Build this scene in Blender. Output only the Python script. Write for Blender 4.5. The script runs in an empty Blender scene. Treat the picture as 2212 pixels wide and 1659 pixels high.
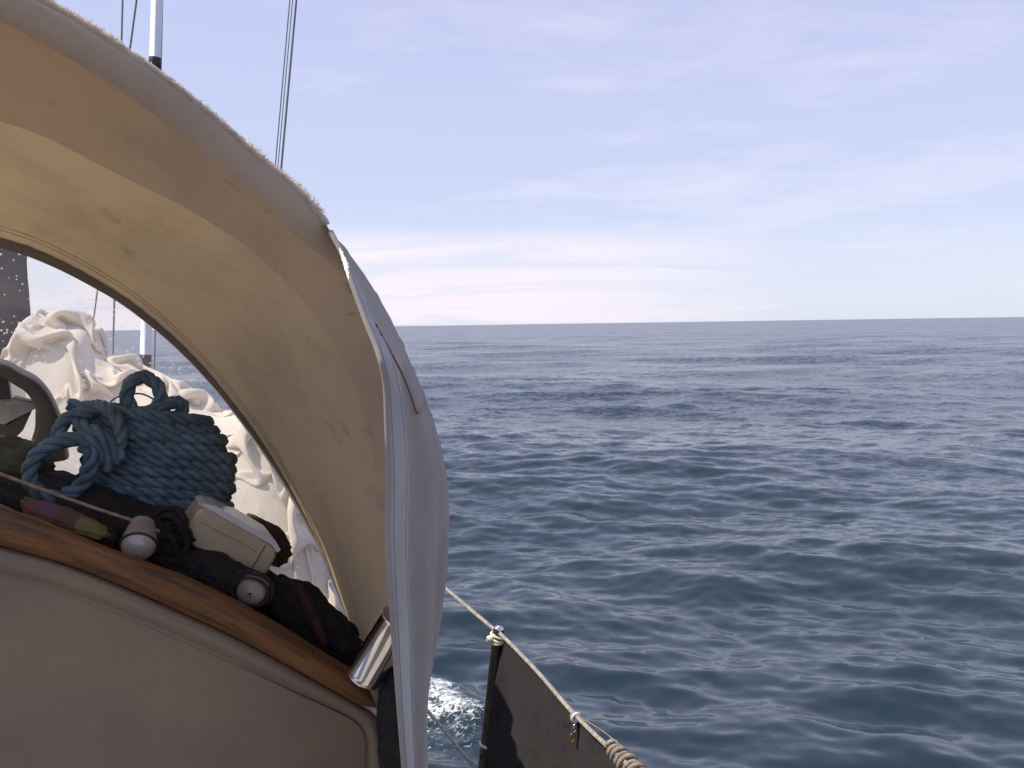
import bpy, math, random
import numpy as np
from math import sin, cos, tan, pi, radians, sqrt
from mathutils import Vector, noise as mnoise

random.seed(7)
rng = np.random.default_rng(11)
scene = bpy.context.scene
COL = scene.collection

# ------------------------------------------------------------------ camera
CAM_H = 2.2                       # height of the lens above the water
FPX, CX, CY = 1995.0, 1106.0, 829.5
PITCH, ROLL = radians(3.70), radians(0.854)
fw = np.array([0, cos(PITCH), -sin(PITCH)])
u0 = np.array([0, sin(PITCH), cos(PITCH)])
r0 = np.array([1.0, 0, 0])
RT = cos(ROLL) * r0 - sin(ROLL) * u0
UP = cos(ROLL) * u0 + sin(ROLL) * r0
C0 = np.array([0, 0, CAM_H])
cam_d = bpy.data.cameras.new('camera')
cam = bpy.data.objects.new('camera', cam_d)
COL.objects.link(cam)
cam_d.sensor_width = 36.0
cam_d.lens = 36.0 * FPX / (2 * CX)
cam_d.clip_start = 0.05
cam_d.clip_end = 20000
from mathutils import Matrix
cam.matrix_world = Matrix(((RT[0], UP[0], -fw[0], C0[0]), (RT[1], UP[1], -fw[1], C0[1]),
                           (RT[2], UP[2], -fw[2], C0[2]), (0, 0, 0, 1)))
scene.camera = cam

# ------------------------------------------------------------------ world and sun
SUN_AZ, SUN_EL = radians(-100), radians(54)      # azimuth from +Y, clockwise; the sun stands to the left
world = bpy.data.worlds.new('World')
scene.world = world
world.use_nodes = True
nt = world.node_tree
nt.nodes.clear()
def N(tree, kind, **kw):
    n = tree.nodes.new(kind)
    for k, v in kw.items():
        if k.startswith('in_'):
            n.inputs[k[3:]].default_value = v
        else:
            setattr(n, k, v)
    return n
out = N(nt, 'ShaderNodeOutputWorld')
bg = N(nt, 'ShaderNodeBackground')
bg.inputs['Strength'].default_value = 0.115
sky = N(nt, 'ShaderNodeTexSky')
sky.sky_type = 'NISHITA'
sky.sun_disc = False
sky.sun_elevation = SUN_EL
sky.sun_rotation = SUN_AZ
sky.air_density = 1.0
sky.dust_density = 0.6
sky.ozone_density = 2.0
tc = N(nt, 'ShaderNodeTexCoord')
sep = N(nt, 'ShaderNodeSeparateXYZ')
nt.links.new(tc.outputs['Generated'], sep.inputs[0])
def M(tree, op, a, b=None, clamp=False):
    n = tree.nodes.new('ShaderNodeMath'); n.operation = op; n.use_clamp = clamp
    for i, v in enumerate((a, b)):
        if v is None: continue
        if isinstance(v, (int, float)): n.inputs[i].default_value = v
        else: tree.links.new(v, n.inputs[i])
    return n.outputs[0]
def mixc(tree, fac, a, b):
    n = tree.nodes.new('ShaderNodeMix'); n.data_type = 'RGBA'
    for s, v in ((n.inputs[0], fac), (n.inputs[6], a), (n.inputs[7], b)):
        if isinstance(v, (int, float)): s.default_value = v
        elif isinstance(v, tuple): s.default_value = v if len(v) == 4 else (*v, 1)
        else: tree.links.new(v, s)
    return n.outputs[2]
def ramp(tree, src, pts):
    n = tree.nodes.new('ShaderNodeValToRGB')
    el = n.color_ramp.elements
    while len(el) < len(pts): el.new(0.5)
    for e, (p, c) in zip(el, pts):
        e.position = p
        e.color = (c, c, c, 1) if isinstance(c, (int, float)) else (*c, 1)
    tree.links.new(src, n.inputs[0])
    return n.outputs[0]
zc = M(nt, 'ADD', M(nt, 'MAXIMUM', sep.outputs[2], 0.0), 0.10)
cmb = N(nt, 'ShaderNodeCombineXYZ')
nt.links.new(M(nt, 'DIVIDE', sep.outputs[0], zc), cmb.inputs[0])
nt.links.new(M(nt, 'DIVIDE', sep.outputs[1], zc), cmb.inputs[1])
mapn = N(nt, 'ShaderNodeMapping')
mapn.inputs['Scale'].default_value = (0.62, 1.0, 1)
mapn.inputs['Location'].default_value = (3.1, 1.7, 0.0)
mapn.inputs['Rotation'].default_value = (0, 0, radians(18))
nt.links.new(cmb.outputs[0], mapn.inputs[0])
def noise_tex(tree, vec, scale, detail=6, rough=0.55, dist=0.0):
    n = tree.nodes.new('ShaderNodeTexNoise')
    n.inputs['Scale'].default_value = scale
    n.inputs['Detail'].default_value = detail
    n.inputs['Roughness'].default_value = rough
    n.inputs['Distortion'].default_value = dist
    if vec is not None: tree.links.new(vec, n.inputs['Vector'])
    return n
n1 = noise_tex(nt, mapn.outputs[0], 0.55, 8, 0.58, 0.6)
n2 = noise_tex(nt, mapn.outputs[0], 2.2, 7, 0.6, 0.4)
cl = M(nt, 'ADD', M(nt, 'MULTIPLY', n1.outputs['Fac'], 0.65), M(nt, 'MULTIPLY', n2.outputs['Fac'], 0.35))
cloud = ramp(nt, cl, [(0.53, 0.0), (0.60, 0.6), (0.70, 1.0)])
# low bank of cloud close above the horizon, thinning out to nothing higher up
bank_h = ramp(nt, sep.outputs[2], [(0.0, 0.8), (0.078, 0.9), (0.108, 0.0)])
n3 = noise_tex(nt, mapn.outputs[0], 0.45, 8, 0.62, 1.2)
bank = M(nt, 'MULTIPLY', ramp(nt, n3.outputs['Fac'], [(0.32, 0.0), (0.50, 1.0)]), bank_h)
# the bank lies ahead and to the left, and thins out to the right
hd = N(nt, 'ShaderNodeVectorMath', operation='DOT_PRODUCT'); nt.links.new(tc.outputs['Generated'], hd.inputs[0]); hd.inputs[1].default_value = (sin(radians(-9)), cos(radians(-9)), 0)
bank = M(nt, 'MULTIPLY', bank, ramp(nt, hd.outputs['Value'], [(0.90, 0.12), (0.985, 1.0)]))
vcol = mixc(nt, ramp(nt, sep.outputs[2], [(0.0, 0.0), (0.14, 0.5), (0.5, 1.0)]), (6.3, 7.0, 8.6), (5.3, 5.4, 8.3))
veil = mixc(nt, 0.74, sky.outputs[0], vcol)
c1 = mixc(nt, M(nt, 'MULTIPLY', cloud, 0.36), veil, (8.5, 7.6, 8.5))
c2 = mixc(nt, M(nt, 'MULTIPLY', bank, 0.95), c1, (8.5, 7.65, 8.4))
nt.links.new(c2, bg.inputs['Color'])
nt.links.new(bg.outputs[0], out.inputs['Surface'])

sd = bpy.data.lights.new('sun', 'SUN')
sd.energy = 5.0
sd.angle = radians(0.6)
sd.color = (1.0, 0.92, 0.80)
so = bpy.data.objects.new('sun', sd)
COL.objects.link(so)
sdir = Vector((sin(SUN_AZ) * cos(SUN_EL), cos(SUN_AZ) * cos(SUN_EL), sin(SUN_EL)))
so.rotation_euler = sdir.to_track_quat('Z', 'Y').to_euler()
so.location = (-6, 4, 9)
vs = scene.view_settings
vs.view_transform = 'Standard'
vs.look = 'None'
vs.exposure = 0.10
vs.gamma = 1.0
vs.use_curve_mapping = False
scene.render.engine = 'CYCLES'
scene.cycles.max_bounces = 10
scene.cycles.transparent_max_bounces = 16
scene.cycles.sample_clamp_indirect = 6.0

# ------------------------------------------------------------------ the yacht's own axes (heeled to starboard, bow slightly up)
az, pp, hh = radians(-26), radians(4), radians(12)
BF = np.array([cos(pp) * sin(az), cos(pp) * cos(az), sin(pp)])
S0 = np.array([cos(az), -sin(az), 0])
U0 = np.cross(S0, BF)
BS = cos(hh) * S0 - sin(hh) * U0
BU = cos(hh) * U0 + sin(hh) * S0
SC = -0.30                                    # the yacht's centre line lies 0.3 m to port of the lens
def W(s, f, u): return C0 + s * BS + f * BF + u * BU
def sfu(p):
    d = np.asarray(p) - C0
    return np.array([d @ BS, d @ BF, d @ BU])
def ray(x, y): return fw + (x - CX) / FPX * RT - (y - CY) / FPX * UP
def onF(x, y, f):
    d = ray(x, y); return C0 + d * (f / (d @ BF))
def onS(x, y, s):
    d = ray(x, y); return C0 + d * (s / (d @ BS))
def onZ(x, y, z=0.0):
    d = ray(x, y); return C0 + d * ((z - CAM_H) / d[2])
def roof_u(s, f=1.5):
    return -0.385 - 0.35 * (s - SC) ** 2 - 0.01 * max(0.0, f - 1.5)

# ------------------------------------------------------------------ mesh helpers
def link(name, verts, faces, mat, parent=None, smooth=True):
    verts = np.asarray(verts, float)
    if parent is None:
        o = (verts.min(0) + verts.max(0)) / 2; o[2] = verts[:, 2].min()
    else:
        o = np.array(parent['_o'])
    me = bpy.data.meshes.new(name)
    me.from_pydata((verts - o).tolist(), [], faces)
    me.update()
    if smooth: me.polygons.foreach_set('use_smooth', [True] * len(me.polygons))
    if mat: me.materials.append(mat)
    ob = bpy.data.objects.new(name, me)
    COL.objects.link(ob)
    ob['_o'] = [float(v) for v in o]
    if parent is None: ob.location = o
    else:
        ob.parent = parent
    return ob
def thing(name, loc, label, cat, group=None):
    e = bpy.data.objects.new(name, None)
    e.empty_display_size = 0.1
    COL.objects.link(e)
    e.location = loc
    e['_o'] = [float(v) for v in loc]
    return tag(e, label, cat, group)
def tag(o, label, cat, group=None):
    o['label'] = label; o['category'] = cat
    if group: o['group'] = group
    return o
class MB:
    def __init__(s): s.v = []; s.f = []
    def add(s, v, f):
        b = len(s.v); s.v += [tuple(map(float, p)) for p in v]; s.f += [tuple(i + b for i in q) for q in f]; return s
    def build(s, name, mat, parent=None, smooth=True): return link(name, s.v, s.f, mat, parent, smooth)
def grid_faces(n, m, cu=False, cv=False):
    F = []
    for i in range(n if cu else n - 1):
        for j in range(m if cv else m - 1):
            a, b = i, (i + 1) % n; c, d = j, (j + 1) % m
            F.append((a * m + c, b * m + c, b * m + d, a * m + d))
    return F
def cr(pts, n):
    """Catmull-Rom through pts, resampled evenly by arc length."""
    P = np.asarray(pts, float)
    E = np.vstack([2 * P[0] - P[1], P, 2 * P[-1] - P[-2]])
    o = []
    for i in range(1, len(E) - 2):
        t = np.linspace(0, 1, 24, endpoint=False)[:, None]
        a, b, c, d = E[i - 1], E[i], E[i + 1], E[i + 2]
        o.append(0.5 * (2 * b + (c - a) * t + (2 * a - 5 * b + 4 * c - d) * t ** 2 + (3 * b - a - 3 * c + d) * t ** 3))
    o = np.vstack(o + [P[-1:]])
    L = np.r_[0, np.cumsum(np.linalg.norm(np.diff(o, axis=0), axis=1))]
    q = np.linspace(0, L[-1], n)
    return np.stack([np.interp(q, L, o[:, k]) for k in range(o.shape[1])], 1)
def frames(path):
    T = np.gradient(path, axis=0)
    T /= np.linalg.norm(T, axis=1)[:, None] + 1e-12
    a = np.array([0, 0, 1.0]) if abs(T[0][2]) < 0.9 else np.array([1.0, 0, 0])
    n = np.cross(T[0], a); n /= np.linalg.norm(n)
    Ns = [n]
    for i in range(1, len(path)):
        n = Ns[-1] - T[i] * (Ns[-1] @ T[i]); n /= np.linalg.norm(n) + 1e-12
        Ns.append(n)
    Ns = np.array(Ns)
    return T, Ns, np.cross(T, Ns)
def tube(mb, path, r, sides=8, caps=True):
    path = np.asarray(path, float)
    T, A, B = frames(path)
    r = np.broadcast_to(np.asarray(r, float), (len(path),))
    ang = np.arange(sides) * 2 * pi / sides
    V = path[:, None, :] + r[:, None, None] * (cos_(ang)[None, :, None] * A[:, None, :] + sin_(ang)[None, :, None] * B[:, None, :])
    b = len(path)
    f = grid_faces(b, sides, cv=True)
    v = V.reshape(-1, 3)
    if caps:
        f.append(tuple(range(sides))[::-1]); f.append(tuple(range((b - 1) * sides, b * sides)))
    mb.add(v, f); return mb
cos_, sin_ = np.cos, np.sin
def lathe(mb, base, axis, prof, sides=24):
    """prof: list of (distance along axis, radius)."""
    axis = np.asarray(axis, float); axis /= np.linalg.norm(axis)
    a = np.cross(axis, [0, 0, 1.0] if abs(axis[2]) < 0.9 else [1.0, 0, 0]); a /= np.linalg.norm(a)
    b = np.cross(axis, a)
    ang = np.arange(sides) * 2 * pi / sides
    v = [np.asarray(base) + axis * h + r * (cos(t) * a + sin(t) * b) for h, r in prof for t in ang]
    f = grid_faces(len(prof), sides, cv=True)
    f.append(tuple(range(sides))[::-1]); f.append(tuple(range((len(prof) - 1) * sides, len(prof) * sides)))
    return mb.add(v, f)
def rope3(mb, path, R, pitch=0.07, step=0.008, sides=6, phase=0.0):
    """three-strand laid rope along a path"""
    path = np.asarray(path, float)
    L = np.linalg.norm(np.diff(path, axis=0), axis=1).sum()
    n = max(6, int(L / step))
    P = cr(path, n)
    T, A, B = frames(P)
    q = np.linspace(0, L, n)
    rs = R * 0.54
    for k in range(3):
        a = phase + 2 * pi * (q / pitch + k / 3)
        c = P + (R * 0.48) * (np.cos(a)[:, None] * A + np.sin(a)[:, None] * B)
        tube(mb, c, rs, sides)
    return mb
def fbm(p, o=4): return mnoise.fractal(Vector(p), 0.9, 2.1, o)
def bill(p, o=3):
    v, a, s = 0, 1.0, 0
    p = Vector(p)
    for i in range(o):
        v += a * abs(mnoise.noise(p)); s += a; a *= 0.5; p = p * 2.03 + Vector((3.1, 1.7, 8.2))
    return v / s

# ------------------------------------------------------------------ materials
def mat(name):
    m = bpy.data.materials.new(name); m.use_nodes = True
    t = m.node_tree
    p = t.nodes['Principled BSDF']
    return m, t, p
def simple(name, col, rough=0.6, var=0.12, scale=14, metal=0.0, bump=0.0, bscale=80, col2=None, coat=0.0, spec=None):
    m, t, p = mat(name)
    co = N(t, 'ShaderNodeTexCoord')
    n = noise_tex(t, co.outputs['Object'], scale, 5, 0.6)
    d = tuple(max(0, c * (1 - var * 2)) for c in col); l = tuple(min(1, c * (1 + var)) for c in col)
    if col2: d = col2
    c = mixc(t, ramp(t, n.outputs['Fac'], [(0.35, 0.0), (0.68, 1.0)]), d, l)
    t.links.new(c, p.inputs['Base Color'])
    p.inputs['Roughness'].default_value = rough
    p.inputs['Metallic'].default_value = metal
    if coat: p.inputs['Coat Weight'].default_value = coat
    if spec is not None: p.inputs['Specular IOR Level'].default_value = spec
    if bump:
        b = N(t, 'ShaderNodeBump'); b.inputs['Strength'].default_value = bump; b.inputs['Distance'].default_value = 0.004
        n2 = noise_tex(t, co.outputs['Object'], bscale, 4, 0.6)
        t.links.new(n2.outputs['Fac'], b.inputs['Height']); t.links.new(b.outputs[0], p.inputs['Normal'])
    return m
def cloth_mat(name, col, trans, tfac, weave=900, var=0.1, rough=0.9, dirt=False, scale=5, crease=0.0):
    """woven cloth that lets part of the light through"""
    m = bpy.data.materials.new(name); m.use_nodes = True
    t = m.node_tree; t.nodes.clear()
    o = N(t, 'ShaderNodeOutputMaterial')
    co = N(t, 'ShaderNodeTexCoord')
    n = noise_tex(t, co.outputs['Object'], scale, 7, 0.62, 0.4)
    nf = noise_tex(t, co.outputs['Object'], scale * 14, 4, 0.7)
    f = M(t, 'ADD', M(t, 'MULTIPLY', n.outputs['Fac'], 0.75), M(t, 'MULTIPLY', nf.outputs['Fac'], 0.25))
    k = ramp(t, f, [(0.36, 1 - 2.2 * var), (0.52, 1 - 0.4 * var), (0.66, 1.0)])
    def mul(c):
        q = t.nodes.new('ShaderNodeMix'); q.data_type = 'RGBA'; q.blend_type = 'MULTIPLY'; q.inputs[0].default_value = 1
        q.inputs[6].default_value = (*c, 1); t.links.new(k, q.inputs[7]); return q.outputs[2]
    ca, cb = mul(col), mul(trans)
    if dirt:
        at = N(t, 'ShaderNodeAttribute', attribute_name='dirt')
        nd = noise_tex(t, co.outputs['Object'], 60, 4, 0.6)
        fd = M(t, 'MULTIPLY', M(t, 'MULTIPLY', at.outputs['Fac'], 0.75), ramp(t, nd.outputs['Fac'], [(0.3, 0.35), (0.7, 1.0)]), True)
        ca = mixc(t, fd, ca, (0.07, 0.05, 0.035)); cb = mixc(t, fd, cb, (0.06, 0.045, 0.03))
    a = N(t, 'ShaderNodeBsdfDiffuse'); t.links.new(ca, a.inputs[0]); a.inputs[1].default_value = 0.6
    b = N(t, 'ShaderNodeBsdfTranslucent'); t.links.new(cb, b.inputs[0])
    bp = N(t, 'ShaderNodeBump'); bp.inputs['Strength'].default_value = 0.25; bp.inputs['Distance'].default_value = 0.001
    nw = noise_tex(t, co.outputs['Object'], weave, 2, 0.5)
    t.links.new(nw.outputs['Fac'], bp.inputs['Height'])
    if crease:
        nr = noise_tex(t, co.outputs['Object'], 9, 3, 0.5, 0.7); nr.noise_type = 'RIDGED_MULTIFRACTAL'
        b0 = N(t, 'ShaderNodeBump'); b0.inputs['Strength'].default_value = crease; b0.inputs['Distance'].default_value = 0.02
        t.links.new(nr.outputs['Fac'], b0.inputs['Height']); t.links.new(b0.outputs[0], bp.inputs['Normal']); t.links.new(bp.outputs[0], b.inputs['Normal'])
    t.links.new(bp.outputs[0], a.inputs['Normal'])
    mx = N(t, 'ShaderNodeMixShader'); mx.inputs[0].default_value = tfac
    t.links.new(a.outputs[0], mx.inputs[1]); t.links.new(b.outputs[0], mx.inputs[2])
    t.links.new(mx.outputs[0], o.inputs[0])
    return m
MAT = {}
MAT['canvas'] = cloth_mat('hood_canvas', (0.47, 0.38, 0.262), (0.62, 0.42, 0.20), 0.21, var=0.08, dirt=True)
MAT['canvas2'] = cloth_mat('hood_lining_canvas', (0.70, 0.59, 0.47), (0.84, 0.73, 0.60), 0.46, var=0.06, dirt=True)
MAT['hem'] = cloth_mat('hem_webbing', (0.52, 0.505, 0.48), (0.5, 0.45, 0.38), 0.08, var=0.1, dirt=True)
MAT['seam'] = cloth_mat('seam_thread', (0.36, 0.30, 0.22), (0.4, 0.3, 0.2), 0.15)
MAT['flap'] = cloth_mat('flap_canvas', (0.41, 0.385, 0.355), (0.5, 0.45, 0.38), 0.14, var=0.08, dirt=True)
MAT['fray'] = cloth_mat('frayed_thread', (0.86, 0.80, 0.70), (0.8, 0.7, 0.55), 0.35, var=0.1)
MAT['binding'] = cloth_mat('window_binding', (0.27, 0.225, 0.175), (0.1, 0.08, 0.06), 0.05)
MAT['sail'] = cloth_mat('sail_cloth', (0.88, 0.83, 0.73), (0.82, 0.70, 0.52), 0.22, var=0.04, crease=0.25)
MAT['cover'] = cloth_mat('navy_cover', (0.035, 0.033, 0.055), (0.02, 0.02, 0.03), 0.02)
MAT['steel'] = simple('polished_steel', (0.62, 0.62, 0.63), 0.10, 0.03, 30, 1.0)
MAT['steel_d'] = simple('weathered_steel', (0.46, 0.45, 0.44), 0.22, 0.12, 40, 1.0)
MAT['steel_k'] = simple('dark_reflection_steel', (0.13, 0.115, 0.10), 0.22, 0.12, 40, 1.0)  # stainless post; the dark surroundings it mirrors are put into the base colour
MAT['wire'] = simple('rigging_wire', (0.22, 0.22, 0.24), 0.5, 0.1, 60, 0.3)
MAT['pvc'] = simple('white_pvc', (0.80, 0.81, 0.82), 0.35, 0.03, 8)
MAT['rubber'] = simple('black_rubber', (0.03, 0.03, 0.032), 0.6, 0.1)
MAT['grey_plastic'] = simple('grey_plastic', (0.32, 0.33, 0.34), 0.45, 0.08)
MAT['gel'] = simple('tan_gelcoat', (0.235, 0.175, 0.115), 0.42, 0.10, 5, bump=0.05, bscale=220, col2=(0.165, 0.125, 0.105))
MAT['deck'] = simple('cream_deck', (0.50, 0.46, 0.38), 0.6, 0.06, 9)
MAT['hull'] = simple('white_hull', (0.75, 0.75, 0.72), 0.25, 0.03, 4, coat=0.4)
MAT['cream'] = simple('cream_plastic', (0.60, 0.48, 0.31), 0.38, 0.05, 12)
MAT['white_plastic'] = simple('white_plastic', (0.74, 0.73, 0.70), 0.3, 0.04)
MAT['dark_cloth'] = simple('dark_wool', (0.022, 0.018, 0.018), 0.95, 0.3, 30, bump=0.5, bscale=260)
MAT['red_cloth'] = simple('dark_red_cloth', (0.045, 0.011, 0.013), 0.9, 0.3, 22, bump=0.5, bscale=260)
MAT['brown_cloth'] = simple('brown_cloth', (0.07, 0.042, 0.03), 0.9, 0.25, 24, bump=0.6, bscale=200)
MAT['olive'] = simple('olive_cloth', (0.06, 0.065, 0.03), 0.9, 0.25, 18, bump=0.4)
MAT['black_line'] = simple('black_line', (0.02, 0.018, 0.017), 0.85, 0.2, 60, bump=0.5, bscale=400)
MAT['cord'] = simple('tan_cord', (0.42, 0.33, 0.20), 0.85, 0.15, 90, bump=0.5, bscale=600)
MAT['lifeline'] = simple('weathered_lifeline', (0.40, 0.36, 0.31), 0.7, 0.18, 60, bump=0.6, bscale=500)
MAT['lash'] = simple('frayed_lashing', (0.33, 0.27, 0.21), 0.9, 0.2, 60, bump=0.8, bscale=300)
MAT['leecloth'] = cloth_mat('dark_grey_pvc_cloth', (0.050, 0.046, 0.046), (0.02, 0.018, 0.016), 0.06, var=0.16, scale=9)
MAT['tie'] = simple('cream_cable_tie', (0.78, 0.72, 0.52), 0.4, 0.05)
MAT['brass'] = simple('brass', (0.60, 0.38, 0.14), 0.3, 0.1, 30, 1.0)
MAT['grey_wood'] = simple('weathered_wood', (0.40, 0.37, 0.34), 0.7, 0.2, 18, bump=0.4, bscale=60)
MAT['arch'] = simple('grey_brown_moulding', (0.10, 0.083, 0.068), 0.55, 0.1, 10)
MAT['beige'] = simple('dull_beige_plastic', (0.28, 0.24, 0.19), 0.5, 0.1, 20)
MAT['dome'] = simple('glossy_dome', (0.42, 0.37, 0.31), 0.06, 0.05, 12, coat=1.0)
MAT['brownstrap'] = simple('brown_strap', (0.18, 0.10, 0.05), 0.8, 0.1, 50)
def gel_mat():
    m, t, p = mat('tan_gelcoat')
    co = N(t, 'ShaderNodeTexCoord')
    n = noise_tex(t, co.outputs['Object'], 3.2, 4, 0.55, 0.4); nf = noise_tex(t, co.outputs['Object'], 170, 5, 0.75)
    ns = noise_tex(t, co.outputs['Object'], 22, 6, 0.7, 1.0)
    c = mixc(t, ramp(t, n.outputs['Fac'], [(0.38, 0.0), (0.64, 1.0)]), (0.185, 0.145, 0.125), (0.265, 0.198, 0.122))  # warm yellow patches paint faint transmitted sunlight into the gelcoat colour
    c = mixc(t, M(t, 'MULTIPLY', ramp(t, nf.outputs['Fac'], [(0.42, 0.0), (0.62, 1.0)]), 0.16), c, (0.12, 0.095, 0.075))
    c = mixc(t, M(t, 'MULTIPLY', ramp(t, ns.outputs['Fac'], [(0.60, 0.0), (0.74, 1.0)]), 0.30), c, (0.30, 0.24, 0.17))
    t.links.new(c, p.inputs['Base Color'])
    t.links.new(ramp(t, ns.outputs['Fac'], [(0.3, 0.27), (0.7, 0.45)]), p.inputs['Roughness'])
    b = N(t, 'ShaderNodeBump'); b.inputs['Strength'].default_value = 0.12; b.inputs['Distance'].default_value = 0.003
    t.links.new(nf.outputs['Fac'], b.inputs['Height']); t.links.new(b.outputs[0], p.inputs['Normal'])
    return m
MAT['gel'] = gel_mat()
# varnished wood with grain running along the strip
def wood(name, a, b, rough):
    m, t, p = mat(name)
    at = N(t, 'ShaderNodeAttribute', attribute_name='grain')
    mp = N(t, 'ShaderNodeMapping'); mp.inputs['Scale'].default_value = (3.0, 60.0, 60.0)
    t.links.new(at.outputs['Vector'], mp.inputs[0])
    n = noise_tex(t, mp.outputs[0], 2.0, 6, 0.65, 0.8)
    mp2 = N(t, 'ShaderNodeMapping'); mp2.inputs['Scale'].default_value = (2.2, 9.0, 9.0)
    t.links.new(at.outputs['Vector'], mp2.inputs[0])
    n2 = noise_tex(t, mp2.outputs[0], 2.0, 5, 0.6, 0.3)
    f = M(t, 'ADD', M(t, 'MULTIPLY', n.outputs['Fac'], 0.55), M(t, 'MULTIPLY', n2.outputs['Fac'], 0.45))
    t.links.new(mixc(t, ramp(t, f, [(0.41, 0.0), (0.60, 1.0)]), a, b), p.inputs['Base Color'])
    p.inputs['Roughness'].default_value = rough
    p.inputs['Coat Weight'].default_value = 0.08; p.inputs['Coat Roughness'].default_value = 0.25
    bp = N(t, 'ShaderNodeBump'); bp.inputs['Strength'].default_value = 0.15; bp.inputs['Distance'].default_value = 0.002
    t.links.new(f, bp.inputs['Height']); t.links.new(bp.outputs[0], p.inputs['Normal'])
    return m
MAT['wood'] = wood('varnished_wood', (0.066, 0.027, 0.008), (0.225, 0.092, 0.022), 0.55)
MAT['wood2'] = wood('worn_brown_wood', (0.07, 0.04, 0.028), (0.17, 0.11, 0.08), 0.6)
def rope_mat():
    m, t, p = mat('blue_rope')
    co = N(t, 'ShaderNodeTexCoord')
    n = noise_tex(t, co.outputs['Object'], 28, 4, 0.6)
    nf = noise_tex(t, co.outputs['Object'], 420, 3, 0.7)
    c = mixc(t, ramp(t, n.outputs['Fac'], [(0.35, 0.0), (0.65, 1.0)]), (0.050, 0.083, 0.108), (0.118, 0.183, 0.230))
    c = mixc(t, M(t, 'MULTIPLY', ramp(t, nf.outputs['Fac'], [(0.5, 0.0), (0.75, 1.0)]), 0.45), c, (0.27, 0.36, 0.41))
    t.links.new(c, p.inputs['Base Color']); p.inputs['Roughness'].default_value = 0.6
    b = N(t, 'ShaderNodeBump'); b.inputs['Strength'].default_value = 0.5; b.inputs['Distance'].default_value = 0.002
    t.links.new(nf.outputs['Fac'], b.inputs['Height']); t.links.new(b.outputs[0], p.inputs['Normal'])
    return m
MAT['rope'] = rope_mat()
def vinyl_mat():
    """scratched, salt-spotted clear vinyl"""
    m = bpy.data.materials.new('clear_vinyl'); m.use_nodes = True
    t = m.node_tree; t.nodes.clear()
    o = N(t, 'ShaderNodeOutputMaterial')
    co = N(t, 'ShaderNodeTexCoord')
    tr = N(t, 'ShaderNodeBsdfTransparent'); tr.inputs[0].default_value = (0.96, 0.95, 0.94, 1)
    hz = N(t, 'ShaderNodeBsdfTranslucent'); hz.inputs[0].default_value = (0.85, 0.80, 0.76, 1)
    df = N(t, 'ShaderNodeBsdfDiffuse'); df.inputs[0].default_value = (0.55, 0.53, 0.52, 1)
    ad = N(t, 'ShaderNodeMixShader'); ad.inputs[0].default_value = 0.25
    t.links.new(hz.outputs[0], ad.inputs[1]); t.links.new(df.outputs[0], ad.inputs[2])
    nb = noise_tex(t, co.outputs['Object'], 4, 5, 0.6)
    v = N(t, 'ShaderNodeTexVoronoi'); v.inputs['Scale'].default_value = 90; v.inputs['Randomness'].default_value = 1.0
    t.links.new(co.outputs['Object'], v.inputs['Vector'])
    n5 = noise_tex(t, co.outputs['Object'], 9, 3, 0.6)
    sz = M(t, 'MULTIPLY', ramp(t, n5.outputs['Fac'], [(0.30, 0.0), (0.58, 1.0)]), 0.22)
    spot = M(t, 'LESS_THAN', v.outputs['Distance'], sz)
    v2 = N(t, 'ShaderNodeTexVoronoi'); v2.inputs['Scale'].default_value = 33
    t.links.new(co.outputs['Object'], v2.inputs['Vector'])
    spot2 = M(t, 'LESS_THAN', v2.outputs['Distance'], M(t, 'MULTIPLY', ramp(t, nb.outputs['Fac'], [(0.5, 0.0), (0.8, 1.0)]), 0.09))
    fac = M(t, 'ADD', ramp(t, nb.outputs['Fac'], [(0.3, 0.06), (0.7, 0.12)]), M(t, 'MULTIPLY', M(t, 'MAXIMUM', spot, spot2), 0.6), True)
    mx = N(t, 'ShaderNodeMixShader')
    t.links.new(fac, mx.inputs[0]); t.links.new(tr.outputs[0], mx.inputs[1]); t.links.new(ad.outputs[0], mx.inputs[2])
    gl = N(t, 'ShaderNodeBsdfGlossy'); gl.inputs['Roughness'].default_value = 0.06; gl.inputs[0].default_value = (1, 1, 1, 1)
    mg = N(t, 'ShaderNodeMixShader'); mg.inputs[0].default_value = 0.035
    t.links.new(mx.outputs[0], mg.inputs[1]); t.links.new(gl.outputs[0], mg.inputs[2])
    t.links.new(mg.outputs[0], o.inputs[0])
    return m
MAT['vinyl'] = vinyl_mat()

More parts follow.
